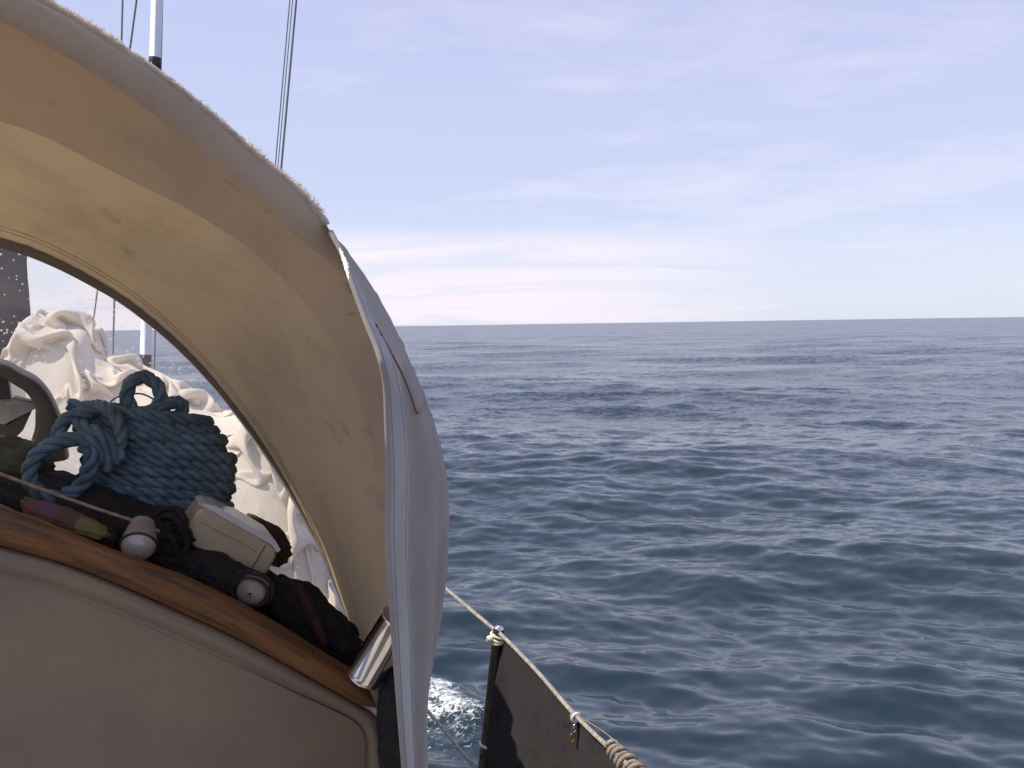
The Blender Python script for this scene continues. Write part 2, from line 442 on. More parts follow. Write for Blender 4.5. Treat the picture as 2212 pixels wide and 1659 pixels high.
# ------------------------------------------------------------------ the sea: one sheet out to the horizon, real waves
def build_sea():
    deg = radians
    a1 = np.arange(-37, 37.001, 0.105)
    aL = np.arange(-70, -37, 0.8); aR = np.arange(37.8, 70, 0.8)
    aB = np.arange(70, 290, 5.0)
    ang = np.radians(np.r_[aL, a1, aR, aB])
    r = [1.0]
    while r[-1] < 9000:
        q = r[-1]
        r.append(q + min(max(0.014 + 0.0024 * q, q * q / 3600.0), 0.06 * q))
    r = np.array(r)
    dr = np.gradient(r)
    RR, AA = np.meshgrid(r, ang, indexing='ij')
    DR = np.maximum(np.broadcast_to(dr[:, None], RR.shape), RR * radians(0.105))
    X = RR * np.sin(AA); Y = RR * np.cos(AA)
    Z = np.zeros_like(X); DX = np.zeros_like(X); DY = np.zeros_like(X)
    g = np.random.default_rng(5)
    wind = radians(14)
    comps = []
    for lam, ak, n, spread in ((23, 0.016, 3, 12), (13, 0.018, 5, 20), (7.5, 0.015, 7, 24), (4.2, 0.018, 9, 26), (2.4, 0.028, 14, 30),
                               (1.35, 0.048, 22, 30), (0.78, 0.054, 28, 32), (0.46, 0.042, 32, 33), (0.28, 0.040, 36, 36), (0.17, 0.036, 34, 42)):
        for i in range(n):
            l = lam * g.uniform(0.74, 1.36)
            th = wind + radians(g.normal(0, spread)) + pi
            comps.append((l, ak * 2.0 / sqrt(n) * g.uniform(0.6, 1.3), th, g.uniform(0, 2 * pi)))
    # wind gusts: patches of livelier and calmer water
    gust = 0.85 + 0.22 * np.sin(X * 0.11 + 1.3 * np.sin(Y * 0.05) + 0.7) * np.sin(Y * 0.085 + 1.1 * np.sin(X * 0.07)) + 0.2 * np.sin(X * 0.31 + Y * 0.23)
    lost = np.full_like(X, 0.0009)                 # slope variance of the waves too short for the mesh
    for l, s, th, ph in comps:
        k = 2 * pi / l
        lost += 0.5 * s * s * (1 - np.clip((l / DR - 2.2) / 2.5, 0, 1) ** 2)
        rows = dr < l / 2.2
        if not rows.any(): continue
        m = int(np.nonzero(rows)[0].max()) + 1
        fade = np.clip((l / DR[:m] - 2.2) / 2.5, 0, 1)
        amp = s / k * fade
        if l < 3: amp = amp * np.clip(gust[:m], 0.3, 1.4)
        phs = k * (X[:m] * sin(th) + Y[:m] * cos(th)) + ph
        Z[:m] += amp * np.cos(phs)
        sn = np.sin(phs) * amp * (0.5 if l > 1.6 else 0.3)
        DX[:m] -= sn * sin(th); DY[:m] -= sn * cos(th)
    # bow wave thrown up along the hull, with broken water inside it
    a = onZ(880, 1455)[:2]; b = onZ(1130, 1625)[:2]
    d = (b - a) / np.linalg.norm(b - a); nrm = np.array([-d[1], d[0]])
    if (onZ(900, 1650)[:2] - a) @ nrm < 0: nrm = -nrm
    q = (X - a[0]) * d[0] + (Y - a[1]) * d[1]; w = (X - a[0]) * nrm[0] + (Y - a[1]) * nrm[1]    # w > 0 towards the hull
    wob = 0.06 * np.sin(q * 5.3 + 1) + 0.04 * np.sin(q * 11.7)
    near = np.exp(-((q - 0.35) / 1.0) ** 2)
    Z += near * (0.16 * np.exp(-((w - wob) / 0.22) ** 2) - 0.05 * np.exp(-((w - 0.5) / 0.3) ** 2))
    rough = near * np.exp(-((w - 0.35) / 0.5) ** 2)
    for i in range(40):
        th = g.uniform(0, 2 * pi); l = g.uniform(0.09, 0.3); k = 2 * pi / l
        Z += rough * 0.19 / k / 3 * np.cos(k * (X * sin(th) + Y * cos(th)) + g.uniform(0, 6.28)) * (RR < 14)
    foam = np.exp(-((w - 0.08 - wob) / 0.16) ** 2) * np.exp(-((q - 0.40) / 0.70) ** 2) * 1.15
    foam += 0.86 * np.exp(-((w - 0.45) / 0.40) ** 2) * np.exp(-((q - 0.6) / 0.8) ** 2)
    foam += 1.1 * np.exp(-((w - 0.95) / 0.3) ** 2) * np.exp(-((q - 0.75) / 0.6) ** 2)
    foam *= (RR < 14)
    V = np.stack([X + DX, Y + DY, Z], -1).reshape(-1, 3)
    n, m = X.shape
    idx = np.arange(n * m).reshape(n, m)
    i2 = np.roll(idx, -1, axis=1)
    Fq = np.stack([idx[:-1], i2[:-1], i2[1:], idx[1:]], -1).reshape(-1, 4)
    me = bpy.data.meshes.new('sea')
    me.vertices.add(len(V)); me.vertices.foreach_set('co', V.astype(np.float32).ravel())
    me.loops.add(Fq.size); me.loops.foreach_set('vertex_index', Fq.astype(np.int32).ravel())
    me.polygons.add(len(Fq)); me.polygons.foreach_set('loop_start', (np.arange(len(Fq)) * 4).astype(np.int32))
    me.polygons.foreach_set('use_smooth', np.ones(len(Fq), dtype=bool))
    me.update(calc_edges=True)
    at = me.attributes.new('foam', 'FLOAT', 'POINT'); at.data.foreach_set('value', np.clip(foam, 0, 1).astype(np.float32).ravel())
    at = me.attributes.new('lost', 'FLOAT', 'POINT'); at.data.foreach_set('value', np.sqrt(lost).astype(np.float32).ravel())
    mm, t, p = mat('sea_water')
    co = N(t, 'ShaderNodeTexCoord')
    mp = N(t, 'ShaderNodeMapping'); mp.inputs['Scale'].default_value = (1.0, 1.9, 1.0); mp.inputs['Rotation'].default_value = (0, 0, radians(-8))
    t.links.new(co.outputs['Object'], mp.inputs[0])
    # short waves below the mesh's resolution: tilt the surface normal by their slope
    la = N(t, 'ShaderNodeAttribute', attribute_name='lost')
    b1 = noise_tex(t, mp.outputs[0], 2.6, 3, 0.6, 0.3)
    b2 = noise_tex(t, mp.outputs[0], 7.5, 3, 0.6, 0.3)
    def vm(op, a_, b_):
        n_ = t.nodes.new('ShaderNodeVectorMath'); n_.operation = op
        for i_, v_ in enumerate((a_, b_)):
            if v_ is None: continue
            if isinstance(v_, tuple): n_.inputs[i_].default_value = v_
            else: t.links.new(v_, n_.inputs[i_])
        return n_
    sm = vm('ADD', vm('SUBTRACT', b1.outputs['Color'], (0.5, 0.5, 0.5)).outputs[0], vm('SUBTRACT', b2.outputs['Color'], (0.5, 0.5, 0.5)).outputs[0])
    b4 = noise_tex(t, mp.outputs[0], 0.22, 3, 0.55, 0.2)
    sm = vm('ADD', sm.outputs[0], vm('MULTIPLY', vm('SUBTRACT', b4.outputs['Color'], (0.5, 0.5, 0.5)).outputs[0], (0.7, 0.7, 0.0)).outputs[0])
    sm = vm('MULTIPLY', sm.outputs[0], (5.0, 7.6, 0.0))
    sc_ = t.nodes.new('ShaderNodeVectorMath'); sc_.operation = 'SCALE'
    t.links.new(sm.outputs[0], sc_.inputs[0]); b5 = noise_tex(t, mp.outputs[0], 0.035, 4, 0.6, 0.6)
    t.links.new(M(t, 'MULTIPLY', la.outputs['Fac'], ramp(t, b5.outputs['Fac'], [(0.36, 0.8), (0.64, 1.05)])), sc_.inputs['Scale'])
    ge = N(t, 'ShaderNodeNewGeometry')
    bp = vm('NORMALIZE', vm('ADD', ge.outputs['Normal'], sc_.outputs[0]).outputs[0], None)
    fa = N(t, 'ShaderNodeAttribute', attribute_name='foam')
    nf = noise_tex(t, co.outputs['Object'], 24, 7, 0.75, 1.0)
    ff = ramp(t, M(t, 'ADD', M(t, 'MULTIPLY', fa.outputs['Fac'], 0.33), M(t, 'MULTIPLY', nf.outputs['Fac'], 0.95)), [(0.74, 0.0), (0.86, 0.9)])
    ff = M(t, 'MULTIPLY', ff, M(t, 'GREATER_THAN', fa.outputs['Fac'], 0.03))
    t.links.new(mixc(t, ff, (0.0110, 0.0250, 0.0335), (0.72, 0.75, 0.75)), p.inputs['Base Color'])
    rgh = M(t, 'ADD', M(t, 'MULTIPLY', la.outputs['Fac'], 0.80), 0.080)
    t.links.new(M(t, 'ADD', M(t, 'MULTIPLY', ff, 0.5), rgh, True), p.inputs['Roughness'])
    p.inputs['IOR'].default_value = 1.333
    t.links.new(bp.outputs[0], p.inputs['Normal'])
    me.materials.append(mm)
    o = bpy.data.objects.new('sea', me); COL.objects.link(o)
    o['kind'] = 'structure'
    o['label'] = 'choppy grey blue open sea reaching to the horizon'
    return o
build_sea()

# ------------------------------------------------------------------ the yacht: hull, deck, cabin
def cxy(px, n, f):
    """pixel polyline on the plane f (number or function of 0..1), smoothly resampled"""
    q = cr(px, n)
    t = np.linspace(0, 1, n)
    return np.array([onF(a, b, f(k) if callable(f) else f) for (a, b), k in zip(q, t)])
def add_grain(ob, along, across):
    at = ob.data.attributes.new('grain', 'FLOAT_VECTOR', 'POINT')
    at.data.foreach_set('vector', np.stack([along, across, across * 0.37], 1).astype(np.float32).ravel())

yacht = thing('yacht', W(SC, 1.6, -1.5), 'heeling sailing yacht with tan cabin bulkhead edged by varnished wooden trim', 'yacht')

def rail_s(f):                                 # half beam along the length
    x = np.clip((f - 1.9) / 6.3, -1, 1)
    return 1.66 * (1 - abs(x) ** 2.2) if f > 1.9 else 1.66 * (1 - 0.16 * abs((f - 1.9) / 3.6) ** 2)
def build_hull():
    fs = np.linspace(-1.9, 8.15, 44)
    v = []
    prof = [(1.0, 0.0), (1.0, -0.25), (0.985, -0.5), (0.93, -0.78), (0.75, -1.05), (0.4, -1.3), (0.0, -1.42)]
    for f in fs:
        h = rail_s(f)
        full = [(SC - h * a, b) for a, b in prof] + [(SC + h * a, b) for a, b in prof[-2::-1]]
        sheer = -1.46 + 0.012 * max(0, f - 2) ** 1.6
        for s, u in full: v.append(W(s, f, sheer + u))
    return link('hull', v, grid_faces(len(fs), 13), MAT['hull'], yacht)
build_hull()
def build_deck():
    fs = np.linspace(2.0, 8.1, 30); v = []
    for f in fs:
        h = max(0.0, rail_s(f) - 0.005)
        for a in np.linspace(-1, 1, 13): v.append(W(SC + h * a, f, -1.46 + 0.012 * max(0, f - 2) ** 1.6 + 0.03 * (1 - a * a)))
    mb = MB().add(v, grid_faces(30, 13))
    # side decks beside the cockpit
    for sg in (-1, 1):
        v = []
        for f in np.linspace(-1.9, 2.0, 12):
            for s in (0.95, rail_s(f) - 0.005): v.append(W(SC + sg * s, f, -1.44))
        mb.add(v, grid_faces(12, 2))
    mb.build('side_deck', MAT['deck'], yacht)
build_deck()
def box(mb, s0, s1, f0, f1, ua, ub):
    v = [W(s, f, u) for s in (s0, s1) for f in (f0, f1) for u in (ua, ub)]
    return mb.add(v, [(0, 1, 3, 2), (4, 6, 7, 5), (0, 4, 5, 1), (2, 3, 7, 6), (0, 2, 6, 4), (1, 5, 7, 3)])
box(MB(), SC - 0.35, SC + 0.35, -1.7, 1.5, -1.85, -1.83).build('cockpit_sole', MAT['deck'], yacht, False)
for sg in (-1, 1):
    box(MB(), SC + sg * 0.352, SC + sg * 0.949, -1.7, 1.5, -1.85, -1.32).build('cockpit_seat', MAT['deck'], yacht, False)
def toe_rail(sg):
    p = [W(SC + sg * (rail_s(f) - 0.02), f, -1.43 + 0.012 * max(0, f - 2) ** 1.6) for f in np.linspace(-1.9, 7.9, 40)]
    o = tube(MB(), p, 0.022, 8).build('toe_rail', MAT['wood2'], yacht)
    L = np.repeat(np.linspace(0, 10, 40), 8); add_grain(o, L, np.tile(np.arange(8) / 100.0, 40))
toe_rail(1); toe_rail(-1)

# coachroof (cambered) with sides
def build_roof():
    fs = np.linspace(1.475, 4.7, 26); v = []
    for f in fs:
        half = 0.93 - 0.05 * max(0, f - 1.5)
        row = [(SC - half - 0.10, -1.45), (SC - half - 0.03, roof_u(SC - half, f) - 0.05)]
        row += [(SC + half * a, roof_u(SC + half * a, f)) for a in np.linspace(-1, 1, 25)]
        row += [(SC + half + 0.03, roof_u(SC + half, f) - 0.05), (SC + half + 0.10, -1.45)]
        dz = 0.0 if f < 4.0 else (f - 4.0) * 0.5
        for s, u in row: v.append(W(s, f, max(-1.46, u - dz * (1 if u > -1.2 else 0))))
    return link('coachroof', v, grid_faces(26, 29), MAT['deck'], yacht)
build_roof()

# wooden trim strip along the after edge of the coachroof
TOP = [(-260, 1010), (-130, 1048), (0, 1092), (100, 1127), (200, 1168), (300, 1207), (400, 1243), (500, 1290), (600, 1345), (700, 1408), (760, 1446), (795, 1474), (812, 1506)]
BOT = [(-260, 1104), (-130, 1137), (0, 1178), (100, 1205), (200, 1240), (300, 1281), (400, 1326), (500, 1372), (600, 1425), (700, 1481), (755, 1512), (788, 1532), (813, 1546)]
def build_trim():
    n = 150
    a, b = cr(TOP, n), cr(BOT, n)
    v = []; al = []; ac = []
    for i in range(n):
        e = min(1.0, (n - 1 - i) / 7.0) ** 0.5
        sec = [(0.06, 1.475), (0.0, 1.462), (0.03, 1.450), (0.10, 1.444), (0.25, 1.440), (0.5, 1.4385), (0.75, 1.440), (0.92, 1.444), (0.99, 1.452), (1.0, 1.475)]
        for k, f in sec:
            k = 0.5 + (k - 0.5) * max(0.12, e)
            p = a[i] * (1 - k) + b[i] * k
            wv = 1.2 * mnoise.noise((i * 0.06, k * 2, 3.0))
            v.append(onF(p[0], p[1] + wv, f)); al.append(i * 0.006); ac.append(k * 0.05)
    f = grid_faces(n, 10)
    f.append(tuple(range((n - 1) * 10, n * 10)))
    o = link('wooden_trim', v, f, MAT['wood'], yacht)
    add_grain(o, np.array(al), np.array(ac))
    o['label'] = 'curved orange brown varnished trim along the cabin top'
build_trim()
# moulded lip and flat panel of the cabin bulkhead
LIP = [(-260, 1165), (-130, 1198), (0, 1236), (100, 1262), (200, 1296), (300, 1336), (400, 1380), (500, 1425), (600, 1474), (690, 1517), (745, 1543), (778, 1566), (792, 1600), (793, 1660), (790, 1800)]
OUT = [(-260, 1104), (-130, 1137), (0, 1178), (100, 1205), (200, 1240), (300, 1281), (400, 1326), (500, 1372), (600, 1425), (700, 1481), (770, 1520), (812, 1552), (829, 1600), (832, 1660), (826, 1800)]
def build_bulkhead():
    n = 160
    a, b = cr(OUT, n), cr(LIP, n)
    sec = [(-0.10, 1.50), (0.0, 1.472), (0.06, 1.4665), (0.2, 1.4625), (0.4, 1.461), (0.6, 1.4615), (0.8, 1.4645), (0.93, 1.469), (1.0, 1.472), (1.08, 1.474), (1.18, 1.472)]
    v = []
    for i in range(n):
        for k, f in sec:
            p = a[i] * (1 - k) + b[i] * k
            v.append(onF(p[0], p[1], f))
    link('moulded_lip', v, grid_faces(n, len(sec)), MAT['gel'], yacht)
    inn = a + 1.12 * (b - a)
    v = []
    m = 40
    for i in range(n):
        q = np.array([min(inn[i][0], 792.0), 1990.0])
        for j in range(m):
            k = j / (m - 1)
            p = inn[i] * (1 - k) + np.array([inn[i][0] * 0.985 - 12 * 0, 1990.0]) * k
            v.append(onF(p[0], p[1], 1.4725 + 0.004 * sin(p[0] * 0.006) * sin(p[1] * 0.005)))
    link('bulkhead_panel', v, grid_faces(n, m), MAT['gel'], yacht)
build_bulkhead()
# port half of the bulkhead and the starboard cockpit coaming, mostly outside the picture
mb = MB(); v = []
for s in np.linspace(SC - 0.93, onF(-255, 1300, 1.48) @ BS - C0 @ BS, 12):
    for k in np.linspace(0, 1, 6): v.append(W(s, 1.476, (roof_u(s) - 0.005) * (1 - k) - 1.8 * k))
mb.add(v, grid_faces(12, 6)).build('bulkhead_side', MAT['gel'], yacht)
mb = MB(); v = []
for f in np.linspace(-1.7, 1.47, 10):
    for s, u in ((0.951, -1.32), (0.953, -1.02), (0.975, -0.985), (1.02, -0.985), (1.05, -1.03), (1.07, -1.44)): v.append(W(SC + s, f, u))
mb.add(v, grid_faces(10, 6)).build('cockpit_coaming', MAT['gel'], yacht)
# wooden grab rail on the coachroof, seen through the window
def grab_rail():
    a, b = onF(560, 1150, 2.7), onF(742, 1262, 2.28)
    d = (b - a); n = 30
    up, ou = BU, BS
    v = []; al = []; ac = []
    for i in range(n):
        c = a + d * i / (n - 1)
        for x, y in ((-0.030, 0.0), (-0.030, 0.016), (-0.026, 0.021), (0.026, 0.021), (0.030, 0.016), (0.030, -0.03), (-0.02, -0.075), (-0.030, -0.075)):
            v.append(c + ou * x + up * y); al.append(i * 0.02); ac.append(x + y)
    o = link('grab_rail', v, grid_faces(n, 8, cv=True), MAT['grey_wood'], yacht)
    tr = []
    for i in range(n):
        c = a + d * i / (n - 1) - BF * 0.004
        for x, y in ((-0.034, 0.004), (-0.034, -0.09), (0.02, -0.09)): tr.append(c + ou * x + up * y)
    o2 = link('rail_side', tr, grid_faces(n, 3), MAT['wood2'], o)
    add_grain(o2, np.repeat(np.arange(n) * 0.02, 3), np.tile([0, 0.03, 0.06], n))
grab_rail()

# ------------------------------------------------------------------ sprayhood
hood = thing('sprayhood', W(SC, 1.5, -0.4), 'tan canvas sprayhood with arched clear window and frayed top edge', 'sprayhood')
WIN = [(0, 527), (60, 545), (130, 575), (200, 612), (270, 655), (340, 710), (400, 765), (460, 830), (520, 905), (570, 975), (615, 1045), (655, 1115), (690, 1180), (720, 1250), (745, 1310), (762, 1352)]
HOOP = [(60, -14), (100, 8), (200, 66), (330, 152), (450, 247), (560, 343), (640, 412), (700, 481), (765, 562), (812, 632), (852, 705), (890, 790), (923, 870), (950, 955), (965, 1030), (970, 1100), (968, 1200), (958, 1300), (945, 1385), (930, 1465), (920, 1540), (918, 1660), (920, 1760)]
NS = 300
wf = lambda t: 1.95 - 0.03 * t
hf = lambda t: 1.20 + 0.12 * t * t
def halfcurve(px, n, f):
    """starboard half of a hood bow: pixels, carried on level to the centre line"""
    q = cxy(px, n, f)
    B = np.array([sfu(p) for p in q])
    s0, f0, uu = B[0]
    m = (B[4][2] - uu) / (B[4][0] - s0)
    e = []
    for s in np.linspace(SC, s0, 40, endpoint=False):
        ds = s - s0
        e.append((s, f0, uu + m * (ds - ds * ds / (2 * (SC - s0)))))
    return np.vstack([e, B])
WC = halfcurve(WIN, NS, wf); HC = halfcurve(HOOP, NS, hf)
def resample(P, n):
    L = np.r_[0, np.cumsum(np.linalg.norm(np.diff(P, axis=0), axis=1))]
    return np.stack([np.interp(np.linspace(0, L[-1], n), L, P[:, k]) for k in range(3)], 1)
NT = 300
WC, HC = resample(WC, NT), resample(HC, NT)
# strokes of dirt worn into the cloth, placed along the picture lines where they lie
SCUFF = [([(870 * .8534, 715), (752, 618), (760, 632), (772, 634)], 3.0, 0.8), ([(752, 680), (772, 677)], 2.5, 0.7), ([(733, 905), (745, 925), (752, 940)], 2.5, 0.6),
         ([(225, 455), (240, 470), (255, 478)], 7, 0.5), ([(270, 538), (285, 550)], 6, 0.45), ([(110, 220), (125, 226)], 3, 0.5), ([(490, 390), (505, 402), (516, 416)], 4, 0.4),
         ([(575, 455), (600, 460), (640, 452)], 3, 0.35), ([(700, 905), (716, 925), (728, 945), (738, 962)], 3, 0.4), ([(790, 930), (800, 936)], 8, 0.35),
         ([(0, 470), (60, 478), (120, 500)], 26, 0.22), ([(60, 420), (160, 470)], 30, 0.15), ([(800, 1060), (826, 1090)], 12, 0.3)]
SCUFF[0] = ([(744, 612), (752, 618), (757, 631), (770, 634)], 2.6, 0.8)
def to_px(p):
    d = np.asarray(p) - C0
    z = d @ fw
    return CX + FPX * (d @ RT) / z, CY - FPX * (d @ UP) / z
def dirt_attr(ob, V, strokes):
    V = np.asarray(V) - C0
    z = np.maximum(V @ fw, 0.05)
    x = CX + FPX * (V @ RT) / z; y = CY - FPX * (V @ UP) / z
    val = np.zeros(len(V))
    for pts, wd, st in strokes:
        pts = cr(pts, 14) if len(pts) > 2 else np.linspace(pts[0], pts[1], 10)
        dm = np.full(len(V), 1e9)
        for a, b in pts: dm = np.minimum(dm, (x - a) ** 2 + (y - b) ** 2)
        val = np.maximum(val, st * np.exp(-dm / (wd * wd)))
    ob.data.attributes.new('dirt', 'FLOAT', 'POINT').data.foreach_set('value', val.astype(np.float32))
def fold(p, a):
    return a * (fbm((p[0] * 3.2, p[1] * 3.2, p[2] * 3.2), 3))
def canvas_pt(i, v):
    """point of the hood cloth: v = 0 at the front bow, 1 at the after bow"""
    a, b = WC[i], HC[i]
    p = a * (1 - v) + b * v
    sag = 0.020 * sin(pi * v)                     # cloth hangs slightly between the bows
    c = np.array([SC, p[1], -0.55]); n = p - c; n[1] = 0; n /= np.linalg.norm(n) + 1e-9
    p = p - n * sag * (0.4 + 0.6 * i / NT)
    w = 0.004 * fbm((p[0] * 2.2, p[1] * 2.6, p[2] * 2.2), 3) * sin(pi * min(1, v * 1.05))
    ww = 0.002 * sin(i * 0.05 + 9 * v) * sin(pi * v)
    pk = 0.0022 * sin(i * 0.85 + 2 * mnoise.noise((i * 0.05, 0, 1))) * (math.exp(-(1 - v) / 0.05) + 0.7 * math.exp(-v / 0.05)) * (0.5 + mnoise.noise((i * 0.08, 3, 0)))   # puckers at the seams
    return p - n * (w + ww + pk)
NV = 90
def build_canvas():
    v = []
    for i in range(NT):
        for j in range(NV): v.append(W(*canvas_pt(i, j / (NV - 1))))
    o = link('canvas_roof', v, grid_faces(NT, NV), MAT['canvas'], hood)
    dirt_attr(o, v, SCUFF)
    # port half, mirrored across the centre line
    v = []; I = list(range(0, NT, 5)) + [NT - 1]
    for i in I:
        for j in range(0, NV, 6):
            s, f, u = canvas_pt(i, min(1, j / (NV - 1)))
            v.append(W(2 * SC - s, f, u))
        s, f, u = canvas_pt(i, 1.0); v.append(W(2 * SC - s, f, u))
    o = link('canvas_roof', v, grid_faces(len(I), len(range(0, NV, 6)) + 1), MAT['canvas'], hood)
    return o
build_canvas()
# sewn seams across the cloth
for vv_ in (0.10, 0.125):
    tube(MB(), np.array([W(*(canvas_pt(i, vv_) - np.array([0, 0, 0.0012]))) for i in range(0, NT - 8, 2)]), 0.0005, 6).build('seam', MAT['seam'], hood)
# second layer of cloth sewn inside along the after edge
KEDGE = [(-200, 190), (0, 254), (130, 302), (270, 377), (400, 441), (500, 503), (565, 551), (640, 622), (700, 700), (752, 790), (790, 880), (806, 960), (814, 1060), (820, 1160)]
def build_inner_band():
    kp = cr(KEDGE, 200)
    n, m = NT, 46
    v = []; rows = 0
    for i in range(0, NT):
        # find where along v the cloth crosses the edge of the band
        best, bv = 1e9, None
        for j in range(20, NV):
            x, y = to_px(W(*canvas_pt(i, j / (NV - 1))))
            d = ((kp[:, 0] - x) ** 2 + (kp[:, 1] - y) ** 2).min()
            if d < best: best, bv = d, j / (NV - 1)
        if best > 400 and i > 60: break
        if best > 400: bv = None
        v.append(bv)
    first = next(b for b in v if b is not None)
    vv = np.array([first if b is None else b for b in v])
    k = np.ones(9) / 9
    vv = np.convolve(np.pad(vv, 4, mode='edge'), k, 'valid')
    P = []
    for i, b in enumerate(vv):
        for j in range(m):
            q = b + (0.985 - b) * j / (m - 1)
            p = canvas_pt(i, q)
            c = np.array([SC, p[1], -0.55]); nn = p - c; nn[1] = 0; nn /= np.linalg.norm(nn)
            P.append(W(*(p - nn * (0.006 if j else 0.0045))))
    o = link('inner_band', P, grid_faces(len(vv), m), MAT['canvas2'], hood)
    dirt_attr(o, P, SCUFF)
build_inner_band()
def tubeB(name, B, r, mt, parent, sides=12, smooth=True):
    return tube(MB(), np.array([W(*b) for b in B]), r, sides).build(name, mt, parent, smooth)
# after bow in its sleeve of cloth
IFL = min(range(NT), key=lambda i: abs(to_px(W(*HC[i]))[1] - 481))      # where the side flap starts
hs = []; hr = []
for i, b in enumerate(HC):
    c = np.array([SC, b[1], -0.55]); n = b - c; n[1] = 0; n /= np.linalg.norm(n)
    k = min(1, max(0, (i - IFL + 6) / 22)); k = k * k * (3 - 2 * k)
    hs.append(b - n * (0.021 * (1 - k) + 0.010 * k) + np.array([0, 0.02 * k, 0])); hr.append((0.0205 + 0.0015 * mnoise.noise((i * 0.11, 0, 0))) * (1 - k) + 0.010 * k)
hs = np.array(hs); hr = np.array(hr)
o = tubeB('bow_sleeve', hs[:IFL + 40], hr[:IFL + 40], MAT['canvas2'], hood, 16)
o.data.attributes.new('dirt', 'FLOAT', 'POINT')
tubeB('after_bow', hs, 0.008, MAT['steel_d'], hood, 12)
tubeB('after_bow', np.array([(2 * SC - b[0], b[1], b[2]) for b in hs[::4]]), 0.013, MAT['steel_d'], hood, 10)
# front bow along the window
fb = []
for i, b in enumerate(WC):
    c = np.array([SC, b[1], -0.6]); n = b - c; n[1] = 0; n /= np.linalg.norm(n)
    fb.append(b - np.array([0, 0.016, 0]) + n * 0.006)
fb = np.array(fb)
tubeB('front_bow', fb, 0.0115, MAT['steel_d'], hood, 12)
tubeB('front_bow', np.array([(2 * SC - b[0], b[1], b[2]) for b in fb[::4]]), 0.0115, MAT['steel_d'], hood, 10)
# binding strip along the top of the window, wide at the crown and narrow down the side
def build_binding():
    v = []
    for i in range(NT):
        b = WC[i]; t = i / NT
        c = np.array([SC, b[1], -0.6]); n = b - c; n[1] = 0; n /= np.linalg.norm(n)
        wd = 0.038 * (1 - t) ** 1.6 + 0.011
        for k, df in ((-0.95, -0.026), (-0.75, -0.033), (-0.3, -0.034), (0.15, -0.026), (0.2, -0.004), (-0.4, 0.004)):
            v.append(W(*(b - n * wd * k + np.array([0, df, 0]))))
    link('window_binding', v, grid_faces(NT, 6, cv=True), MAT['binding'], hood)
build_binding()
# clear vinyl window, from the front bow down to the coachroof
def win_base(s): return np.array([s, 2.16, roof_u(s) + 0.01])
def build_window():
    v = []; m = 40
    for i in range(0, NT, 3):
        a = WC[i]; b = win_base(SC + (a[0] - SC) * 1.0)
        for j in range(m):
            k = j / (m - 1); p = a * (1 - k) + b * k
            p = p + np.array([0, 0.012 * fbm((p[0] * 4, p[2] * 4, 2.0), 2) * sin(pi * k), 0])
            v.append(W(*p))
    link('clear_window', v, grid_faces(len(range(0, NT, 3)), m), MAT['vinyl'], hood)
    v2 = []
    for i in range(0, NT, 6):
        a = WC[i]; b = win_base(a[0])
        for j in range(8):
            k = j / 7; p = a * (1 - k) + b * k; v2.append(W(2 * SC - p[0], p[1], p[2]))
    link('clear_window', v2, grid_faces(len(range(0, NT, 6)), 8), MAT['vinyl'], hood)
build_window()
